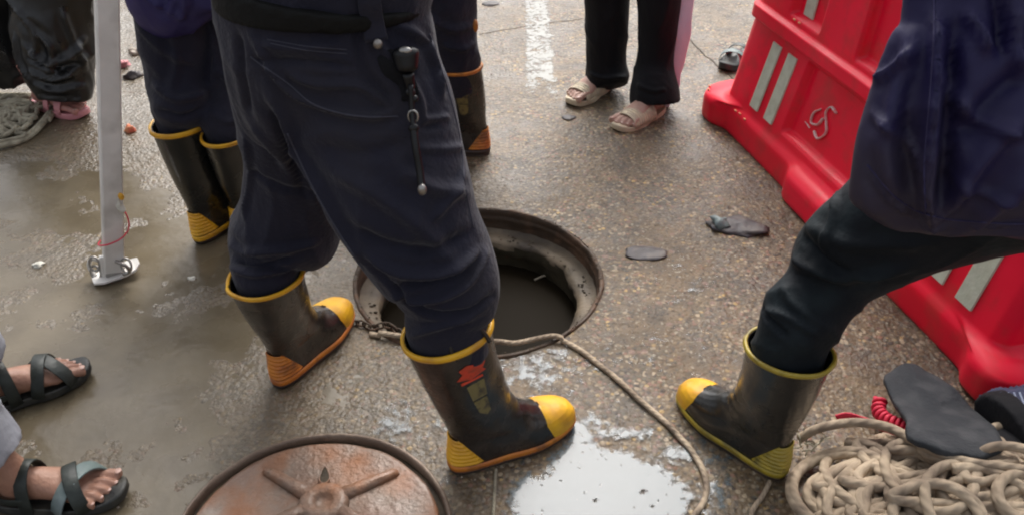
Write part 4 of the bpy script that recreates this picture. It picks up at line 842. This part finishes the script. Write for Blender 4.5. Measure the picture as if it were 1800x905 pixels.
# hand-painted marking, partly hidden
def stroke(pts, wd=.013):
    P = catmull(np.array(pts, float), 8); Q3 = np.array([(p[0], yface(p[0], p[1])-.002, p[1]) for p in P]); return tube(Q3, np.r_[wd*.3, np.full(len(P)-2, wd/2), wd*.3], 6, flat=.5)
st_ = [stroke([(.625, .28), (.60, .255), (.605, .225), (.64, .235), (.652, .262)]), stroke([(.70, .30), (.665, .305), (.652, .28), (.675, .255), (.69, .23), (.665, .20), (.635, .212)]), stroke([(.575, .215), (.61, .21)], .006) if False else stroke([(.575, .215), (.595, .212), (.61, .208)], .006)]
mesh('painted_mark', *merge(st_), M['white_print'], bar)
for x_, z_ in ((.03, .10), (.055, .112), (.16, .118), (.185, .12), (.225, .119), (.25, .12), (.42, .49), (.445, .492)):
    y_ = -hw(z_)*(.9 if z_ > .2 else .93)
for k_, (x_, z_) in enumerate(((.17, .121), (.19, .123), (.23, .120), (.26, .122), (.30, .121))):
    pass
rebase_needed = False

# scuffs: small chips on the shelf above the foot
for x_, z_ in ((.035, .103), (.065, .105), (.175, .102), (.20, .105), (.245, .102), (.275, .105), (.315, .103), (.375, .475), (.405, .475)):
    e = min(x_, LB-x_); rnd = math.sqrt(max(0, 1-(1-min(e/.09, 1))**2))
    h = (hw(z_)-.135)*(.35+.65*foot_bulge(x_))+.135 if z_ < .112 else hw(z_)
    h *= (.30+.70*rnd) if z_ < .112 else 1
    mesh('scuff_mark', *ell((x_, -h-.0005, z_), (.008+.004*random.random(), .004, .0035), 8, 5), M['chip'], bar)

# ---------------------------------------------------------------- tripod leg
base = G(200, 487); top = base+np.array([.185/.81*2.25, .03, 2.25])
tp = thing('tripod_leg', 'pale aluminium square tripod leg with hooked foot standing at the left', 'tripod leg', tuple(base))
d = nrm(top-base); sx_ = nrm(np.cross(d, [0, 1, 0])); sx_ = nrm(sx_*math.cos(R(28))+np.cross(d, sx_)*math.sin(R(28))); sy_ = np.cross(d, sx_)
def prism(c0, c1, a_, b_, X_, Y_, rd=.15):
    q = [(-1, -1+rd), (-1+rd, -1), (1-rd, -1), (1, -1+rd), (1, 1-rd), (1-rd, 1), (-1+rd, 1), (-1, 1-rd)]
    return ringmesh([[np.array(c)+X_*u*a_+Y_*v*b_ for u, v in q] for c in np.linspace(c0, c1, 12)])
lo = base
mesh('leg_tube', *prism(lo+d*.03, lo+d*2.3, .026, .020, sx_, sy_), M['alu'], tp, False)
mesh('inner_tube', *prism(lo+d*.0, lo+d*.25, .0215, .0155, sx_, sy_), M['steel'], tp, False)
# foot: angled plate with a curled claw
rings = []
fx = nrm(np.array([.9, .55, 0])); fy = np.array([-fx[1], fx[0], 0])
bevel(mesh('foot_plate', *ringmesh([[lo+fx*x_+fy*s_*w_+np.array([0, 0, z_]) for s_, z_ in ((-1, .004+zz), (1, .004+zz), (1, .012+zz), (-1, .012+zz))] for x_, w_, zz in ((-.055, .018, 0), (-.03, .032, .002), (.03, .034, .006), (.06, .030, .012), (.075, .016, .02))]), M['alu'], tp, False), .002)
mesh('foot_bracket', *merge([prism(lo+np.array([0, 0, .005]), lo+np.array([.01, .0, .075]), .030, .006, sx_, sy_), tube(catmull([lo+[-.045, -.01, .01], lo+[-.06, .0, .035], lo+[-.048, .0, .062], lo+[-.028, .0, .06]], 6), .006, 8)]), M['alu'], tp)
for cx, cz, tl in ((-.036, .055, 0), (-.040, .025, .7), (.052, .05, .3)):
    P = [lo+np.array([cx+math.cos(t)*.014, -.012+math.sin(t)*.006*math.cos(tl), cz+math.sin(t)*.020]) for t in np.linspace(0, 2*math.pi, 20, endpoint=False)]
    mesh('hook_ring', *tube(P, .0035, 8, True), M['steel'], tp)
mesh('hook', *tube(catmull([lo+[.03, -.02, .07], lo+[.055, -.025, .06], lo+[.06, -.02, .035], lo+[.04, -.02, .025]], 6), .005, 8), M['steel'], tp)
rebase(tp)
c = lo+d*.155
P = catmull([c+[-.035, -.01, -.02], c+[-.03, -.035, -.018], c+[.0, -.04, -.012], c+[.035, -.025, .0], c+[.05, .0, .02], c+[.045, .01, .06], c+[.02, .01, .04]], 8)
tie = mesh('string', *tube(P, .0022, 6), M['redcord']); tag(tie, 'thin red string tied round the aluminium tripod leg', 'string')
pk = thing('plastic_wrapper', 'tiny white and yellow wrapper caught beside the aluminium tripod leg', 'wrapper', tuple(c+[.045, -.01, .09]))
V, Fq = ell((0, 0, 0), (.012, .006, .020)); V = np.array(V); V += .005*np.c_[fbm(V*80, 2, 1), fbm(V*80, 2, 2), fbm(V*80, 2, 3)]; mesh('film', V, Fq, M['white_scrap'], pk, False)
V, Fq = ell((.012, 0, .032), (.008, .006, .011)); mesh('yellow_corner', V, Fq, M['yellow'], pk)
mesh('thread', *tube([(0, 0, -.09), (.004, 0, -.04), (.0, 0, 0), (.006, 0, .03)], .0012, 5), M['white_scrap'], pk)

# ---------------------------------------------------------------- ropes
def groundpath(px, r_, sub=12, lift=None):
    P = catmull(np.array([G(a_, b_) for a_, b_ in px]), sub); z_ = gh(P[:, 0], P[:, 1]); rr = np.hypot(P[:, 0]-MH[0], P[:, 1]-MH[1])
    P[:, 2] = np.where(rr < MR+.01, .010, z_)+r_*1.0; return P
P = groundpath([(650, 590), (700, 598), (780, 610), (868, 608), (905, 611), (945, 603), (978, 599), (1012, 614), (1062, 652), (1112, 698), (1162, 742), (1210, 790), (1238, 840), (1238, 880), (1212, 920), (1180, 970), (1230, 1020), (1350, 1010), (1450, 960)], .0065, 12)
o = rope('rope', P, .0068, M['rope'], pitch=.018); tag(o, 'single beige rope running from the manhole rim across the wet concrete', 'rope')
P = groundpath([(1352, 852), (1340, 875), (1325, 895), (1318, 915), (1310, 950), (1330, 1000)], .0055); o = rope('rope', P, .0055, M['rope'], pitch=.016); tag(o, 'short rope end trailing from under the right-hand boot heel', 'rope')
P = groundpath([(872, 828), (870, 860), (868, 890), (866, 930), (862, 990)], .0035); o = rope('rope', P, .0035, M['old_rope'], pitch=.01); tag(o, 'thin pale cord below the central boot, left of the standing water', 'cord')

# heap of loose coils, bottom right
PC = np.array([.935, 1.225]); PRx, PRy = .40, .225; PA = R(12)
def dome(x_, y_):
    dx, dy = x_-PC[0], y_-PC[1]; u = (dx*math.cos(PA)+dy*math.sin(PA))/PRx; v = (-dx*math.sin(PA)+dy*math.cos(PA))/PRy
    return .125*np.sqrt(np.clip(1-(u*u+v*v), 0, 1))
rr_ = random.Random(11); pts = []
NL = 64
for i in range(NL):
    lay = i/NL; a_ = rr_.uniform(0, 6.28); q_ = math.sqrt(rr_.random())*.78
    cx, cy = PC[0]+q_*math.cos(a_)*PRx*.85, PC[1]+q_*math.sin(a_)*PRy*.85
    ra = rr_.uniform(.045, .135); rb = ra*rr_.uniform(.4, .95); ro = rr_.uniform(0, 6.28); n_ = rr_.randint(12, 22); ra0, rb0 = ra, rb; gr = rr_.uniform(-.012, .02); ph = rr_.uniform(0, 6.28); sg = rr_.choice((-1, 1)); tl = rr_.uniform(-.25, .25)
    for k_ in range(n_):
        ra, rb = ra0*(1+gr*k_), rb0*(1+gr*k_); t = ph+sg*k_*.62; ex, ey = ra*math.cos(t), rb*math.sin(t); x_ = cx+ex*math.cos(ro)-ey*math.sin(ro); y_ = cy+ex*math.sin(ro)+ey*math.cos(ro)
        u = np.array([x_, y_])-PC; m_ = math.hypot(u[0]/PRx, u[1]/PRy)
        if m_ > 1.0: x_, y_ = PC[0]+u[0]/m_, PC[1]+u[1]/m_
        zt = dome(x_, y_); pts.append((x_, y_, .012+zt*(.30+.70*lay)+tl*(x_-cx)*.5*lay+.012*rr_.random()))
P = catmull(np.array(pts), 7); P[:, 2] = np.maximum(P[:, 2], .011)
P[:, 2] = np.convolve(np.pad(P[:, 2], 8, 'edge'), np.ones(17)/17, 'valid')
o = rope('rope_heap', P, .0108, M['rope'], n=12, pitch=.030); tag(o, 'tangled heap of thick dirty beige rope at the bottom right', 'rope')
# one loose strand thrown over the heap, back edge
def hp(px, py, z_): return G(px, py, z_)
P = catmull(np.array([hp(1405, 770, .05), hp(1440, 752, .085), hp(1500, 742, .10), hp(1560, 750, .11), hp(1610, 775, .13), hp(1660, 800, .14), hp(1720, 815, .145), hp(1780, 822, .145), hp(1840, 835, .14), hp(1890, 870, .12)]), 10)
o = rope('rope', P, .0105, M['rope'], n=12, pitch=.03); tag(o, 'rope strand thrown across the back of the beige rope heap', 'rope')
P = catmull(np.array([hp(1720, 830, .12), hp(1722, 800, .14), hp(1745, 785, .16), hp(1785, 785, .165), hp(1830, 800, .16), hp(1880, 840, .13)]), 10)
o = rope('rope', P, .010, M['rope'], n=12, pitch=.03); tag(o, 'raised loop of rope at the right edge of the rope heap', 'rope')
fr = []
for i in range(26):
    c = hp(1408+rr_.uniform(-12, 30), 770+rr_.uniform(-15, 25), .055); d_ = np.array([rr_.uniform(-.03, .03), rr_.uniform(-.02, .02), rr_.uniform(-.015, .03)])
    fr.append(tube([c, c+d_*.5+[0, 0, .006], c+d_], .0018, 5))
o = mesh('frayed_end', *merge(fr), M['old_rope']); tag(o, 'frayed pale rope end on the left edge of the rope heap', 'rope end')

# coil top left
cl = G(10, 235); pts = []
rr_ = random.Random(5)
for k_ in range(3*14):
    t = k_*2*math.pi/14; q_ = 1-.03*(k_//14); cs_, sn_ = math.cos(t), math.sin(t); pts.append((cl[0]-.13+q_*.26*abs(cs_)**.7*(1 if cs_ > 0 else -1), cl[1]+.07+q_*.22*abs(sn_)**.7*(1 if sn_ > 0 else -1), .012+.004*(k_//14)+.004*rr_.random()))
for i in range(34):
    cx, cy = cl[0]-.13+rr_.uniform(-.16, .16), cl[1]+.07+rr_.uniform(-.13, .13); ra = rr_.uniform(.03, .08); ph = rr_.uniform(0, 6)
    for k_ in range(7): t = ph+k_*.8; pts.append((cx+ra*math.cos(t), cy+ra*.8*math.sin(t), .016+.02*rr_.random()))
o = rope('rope_coil', catmull(np.array(pts), 6), .0085, M['old_rope'], n=10, pitch=.024); tag(o, 'coil of pale old rope on the ground at the left edge', 'rope')

# ---------------------------------------------------------------- chain between the boots
ck = thing('chain', 'rusty short chain on the ground at the left rim of the manhole', 'chain', tuple(G(655, 578)))
P = catmull(np.array([G(606, 582), G(630, 572), G(655, 580), G(680, 576), G(705, 590)]), 12); P = P-G(655, 578); dl = np.r_[0, np.cumsum(np.linalg.norm(np.diff(P, axis=0), axis=1))]
nl = int(dl[-1]/.019)
lk = tube([(.014*math.cos(t), .008*math.sin(t), 0) for t in np.linspace(0, 2*math.pi, 16, endpoint=False)], .003, 6, True)
lkm = None
for i in range(nl):
    s_ = dl[-1]*(i+.5)/nl; p = np.array([np.interp(s_, dl, P[:, j_]) for j_ in range(3)]); q = np.array([np.interp(s_+.005, dl, P[:, j_]) for j_ in range(3)])
    if lkm is None: l_ = mesh('link', *lk, M['rust_dark'], ck); lkm = l_.data
    else: l_ = mobj('link', lkm, None, ck)
    l_.location = (p[0], p[1], .010); l_.rotation_euler = (R(80) if i % 2 else R(12), 0, math.atan2(q[1]-p[1], q[0]-p[0]))

# ---------------------------------------------------------------- things by the rope heap
out = [(1551, 668), (1556, 656), (1590, 640), (1616, 641), (1655, 668), (1695, 700), (1730, 735), (1758, 770), (1762, 792), (1735, 802), (1690, 800), (1640, 790), (1600, 772), (1588, 735), (1572, 705)]
pz = [.09, .09, .085, .08, .085, .09, .10, .12, .14, .15, .155, .155, .15, .13, .11]
O_ = catmull(np.array([hp(a_, b_, z_) for (a_, b_), z_ in zip(out, pz)]+[hp(*out[0], pz[0])]), 6)[:-1]; O_ = O_+.004*np.c_[noise(O_*45, 1), noise(O_*45, 2), 0*O_[:, 0]]; cen = O_.mean(0); rings = []
nz_ = nrm(np.cross(O_[20]-cen, O_[0]-cen)); nz_ = nz_ if nz_[2] > 0 else -nz_
for s_, h_ in ((.02, .004), (.35, .005), (.7, .006), (.9, .006), (.975, .004), (1, 0), (.99, -.010), (.95, -.014), (.5, -.016), (.02, -.016)):
    rings.append(cen+(O_-cen)*s_+nz_*h_)
V, Fq = ringmesh(rings); V = np.array(V); V += nz_*(.007*fbm(V*13, 3, 7))[:, None]
pd = mesh('pad', V, Fq, M['pad']); tag(pd, 'dark grey rounded foam pad lying on the back of the rope heap', 'pad')
# carry bag the pad rests on
V, Fq = ell((1.12, 1.335, .055), (.17, .10, .065), 28, 14); V = np.array(V); V += .008*np.c_[fbm(V*9, 2, 1), fbm(V*9, 2, 2), fbm(V*9, 2, 3)]; V[:, 2] = np.maximum(V[:, 2], .001)
t = mesh('bag', V, Fq, M['black_cloth']); tag(t, 'black cloth bag squashed under the grey foam pad', 'bag')
# red coiled cord
ax = catmull(np.array([hp(1548, 700, .06), hp(1545, 722, .055), hp(1560, 738, .065), hp(1585, 748, .08), hp(1605, 758, .085)]), 22); T = np.gradient(ax, axis=0); P = []
for i, (c, t) in enumerate(zip(ax, T)):
    t = nrm(t); u = nrm(np.cross(t, [0, 0, 1])); v = np.cross(t, u); a_ = i/len(ax)*2*math.pi*11; P.append(c+.012*(math.cos(a_)*u+math.sin(a_)*v))
P = catmull(np.array(P), 3); o = mesh('coiled_cord', *tube(P, .0052, 8), M['redcord']); tag(o, 'bright red coiled cord beside the grey foam pad', 'cord')
P = catmull(np.array([hp(1470, 735, .075), hp(1490, 731, .085), hp(1515, 738, .085), hp(1545, 748, .085), hp(1580, 760, .10)]), 8); o = mesh('webbing', *ribbon(P, (0, .3, 1), .018, .004), M['redcord']); tag(o, 'red webbing strip tucked behind the rope heap', 'webbing')
# striped cloth bundle with black cuff
cb = thing('cloth_bundle', 'navy cloth bundle with pale stripes and black cuff at the right edge', 'cloth', (1.22, 1.42, 0))
lb = limb([(hp(1735, 700, .10), hp(1800, 800, .10), .6), (hp(1755, 690, .10), hp(1835, 800, .10), .6), (hp(1800, 690, .10), hp(1885, 810, .10), .6), (hp(1870, 700, .10), hp(1930, 820, .09), .6)], 32, 5)
me = remesh([lb], .006, 2); folds(me, [], .004, (16, 16, 16), 91, .006); mobj('cloth', me, mat('navy_bundle_cloth', (.03, .035, .08), .75, var=(.045, .05, .10), bump=.5), cb)
lb = limb([(hp(1728, 704, .10), hp(1788, 806, .10), .66), (hp(1738, 697, .10), hp(1806, 806, .10), .68), (hp(1752, 692, .10), hp(1822, 806, .10), .68)], 32, 5)
mobj('cuff', remesh([lb], .006, 2), M['black_cloth'], cb)
bvb = BVHTree.FromPolygons([v.co[:] for v in cb.children[0].data.vertices], [tuple(p.vertices) for p in cb.children[0].data.polygons])
for x0 in (1772, 1782, 1792, 1802):
    S3 = []
    for t in np.linspace(0, 1, 10):
        hh_ = bvb.ray_cast(Vector((0, 0, H)), Vector(ray(x0+t*14, 690+t*36)).normalized())
        if hh_[0] is not None: S3.append(np.array(hh_[0])+[0, 0, .001])
    if len(S3) > 2: mesh('stripe', *tube(S3, .0022, 6), mat('pale_blue_stripe', (.3, .34, .45), .7) if x0 == 1772 else bpy.data.materials['pale_blue_stripe'], cb)
rebase(cb)

# ---------------------------------------------------------------- litter and stones
def lump(name, px, py, rx, ry, h, m, label, cat, seed, rz=0, amp=.25):
    g = G(px, py); V, Fq = ell((0, 0, 0), (1, 1, 1), 28, 12); V = np.array(V); k_ = 1+amp*fbm(V*1.6+seed, 3, seed); V = V*k_[:, None]*[rx, ry, h]
    V[:, 2] += h*.25*fbm(V*40, 2, seed+2); V[:, 2] = np.maximum(V[:, 2]+h*.3, -.002)
    o = mesh(name, V, Fq, M[m]); o.location = (g[0], g[1], float(gh(np.array([g[0]]), np.array([g[1]]))[0])); o.rotation_euler[2] = rz
    if label: tag(o, label, cat)
    return o
lump('flat_stone', 1136, 447, .064, .036, .007, 'scrap', 'flat grey-brown wet patch of stone right of the manhole', 'stone', 4, 0, .18)
lump('plastic_scrap', 1300, 402, .082, .045, .012, 'scrap', 'crumpled dark plastic scrap on the concrete between manhole and barrier', 'scrap', 9, -.2, .4)
lump('plastic_scrap', 1270, 400, .030, .024, .020, 'strap_grey', 'small pale grey-green lump standing for the glint at the left of the dark plastic scrap', 'scrap', 15, .3, .6)  # pale colour stands for the wet glint on the scrap's left end
lump('paper_scrap', 68, 466, .017, .016, .007, 'white_scrap', 'white scrap on the muddy ground left of the tripod foot', 'scrap', 3, .5, .5)
lump('paper_scrap', 337, 488, .010, .008, .005, 'white_scrap', 'tiny white scrap below the back left boot', 'scrap', 6, 0, .5)
lump('flat_stone', 1000, 210, .028, .02, .004, 'scrap', 'small dark stain-like stone below the left cream slide', 'stone', 8, 0, .2)
lump('flat_stone', 862, 8, .04, .03, .006, 'scrap', 'small dark stone at the top edge left of the white line', 'stone', 12, 0, .2)
for (px, py, a_, m_, lb_) in ((212, 118, .035, 'pink', 'crumpled pink scrap just right of the tripod leg'), (232, 138, .03, 'scrap', 'dark scrap near the pink one, right of the tripod leg'), (228, 232, .022, 'chip', 'small orange-brown scrap halfway down beside the tripod leg'), (240, 95, .03, 'stonebit', 'pale stone at the top between tripod leg and indigo jacket')):
    lump('litter_scrap', px, py, a_, a_*.7, .018, m_, lb_, 'scrap', px, .3, .6)
sb = thing('sandal', 'green and white sandal peeking out behind the far end of the red barrier', 'sandal', tuple(G(1292, 100)*[1, 1, 0]+np.array([.075, .03, .002])), R(-130))
mesh('sole', *sole(1, .26, 1.05, .03), M['sandal'], sb); mesh('strap', *arch(.15, .19, 1, .05, .05, .035), M['strap_grey'], sb); mesh('strap', *arch(.11, .13, 1, .05, .06, .03), M['strap_green'], sb)
mesh('lining', *arch(.17, .12, 1, .044, .043, .03), M['pink'], sb)
# grit and pebbles loose on the concrete
N_ = 2600; gxs = rng.uniform(-1.8, 1.5, N_); gys = 1.0+3.4*rng.random(N_)**1.2; ok = np.hypot(gxs-MH[0], gys-MH[1]) > MR+.02; gxs, gys = gxs[ok], gys[ok]; gz = gh(gxs, gys)
icos = [(1, 0, 0), (-1, 0, 0), (0, 1, 0), (0, -1, 0), (0, 0, 1), (0, 0, -1)]; icf = [(0, 2, 4), (2, 1, 4), (1, 3, 4), (3, 0, 4), (2, 0, 5), (1, 2, 5), (3, 1, 5), (0, 3, 5)]
VV = []; FF = []
for i, (a_, b_, c_) in enumerate(zip(gxs, gys, gz)):
    s_ = .0012+.0026*rng.random()**3; o0 = len(VV)
    for v in icos:
        j_ = 1+.5*(rng.random()-.5); VV.append((a_+v[0]*s_*j_*1.2, b_+v[1]*s_*j_, c_+v[2]*s_*.7*j_+s_*.2))
    FF += [tuple(q+o0 for q in f) for f in icf]
kind(mesh('grit', VV, FF, M['stonebit'], None, False), 'stuff')
for o in COL.objects:
    if o.parent is None and o.get('category') == 'person': o['group'] = 'people standing around the open manhole'
    if o.parent is None and o.get('category') in ('scrap', 'stone'): o['group'] = 'small litter scattered on the concrete'
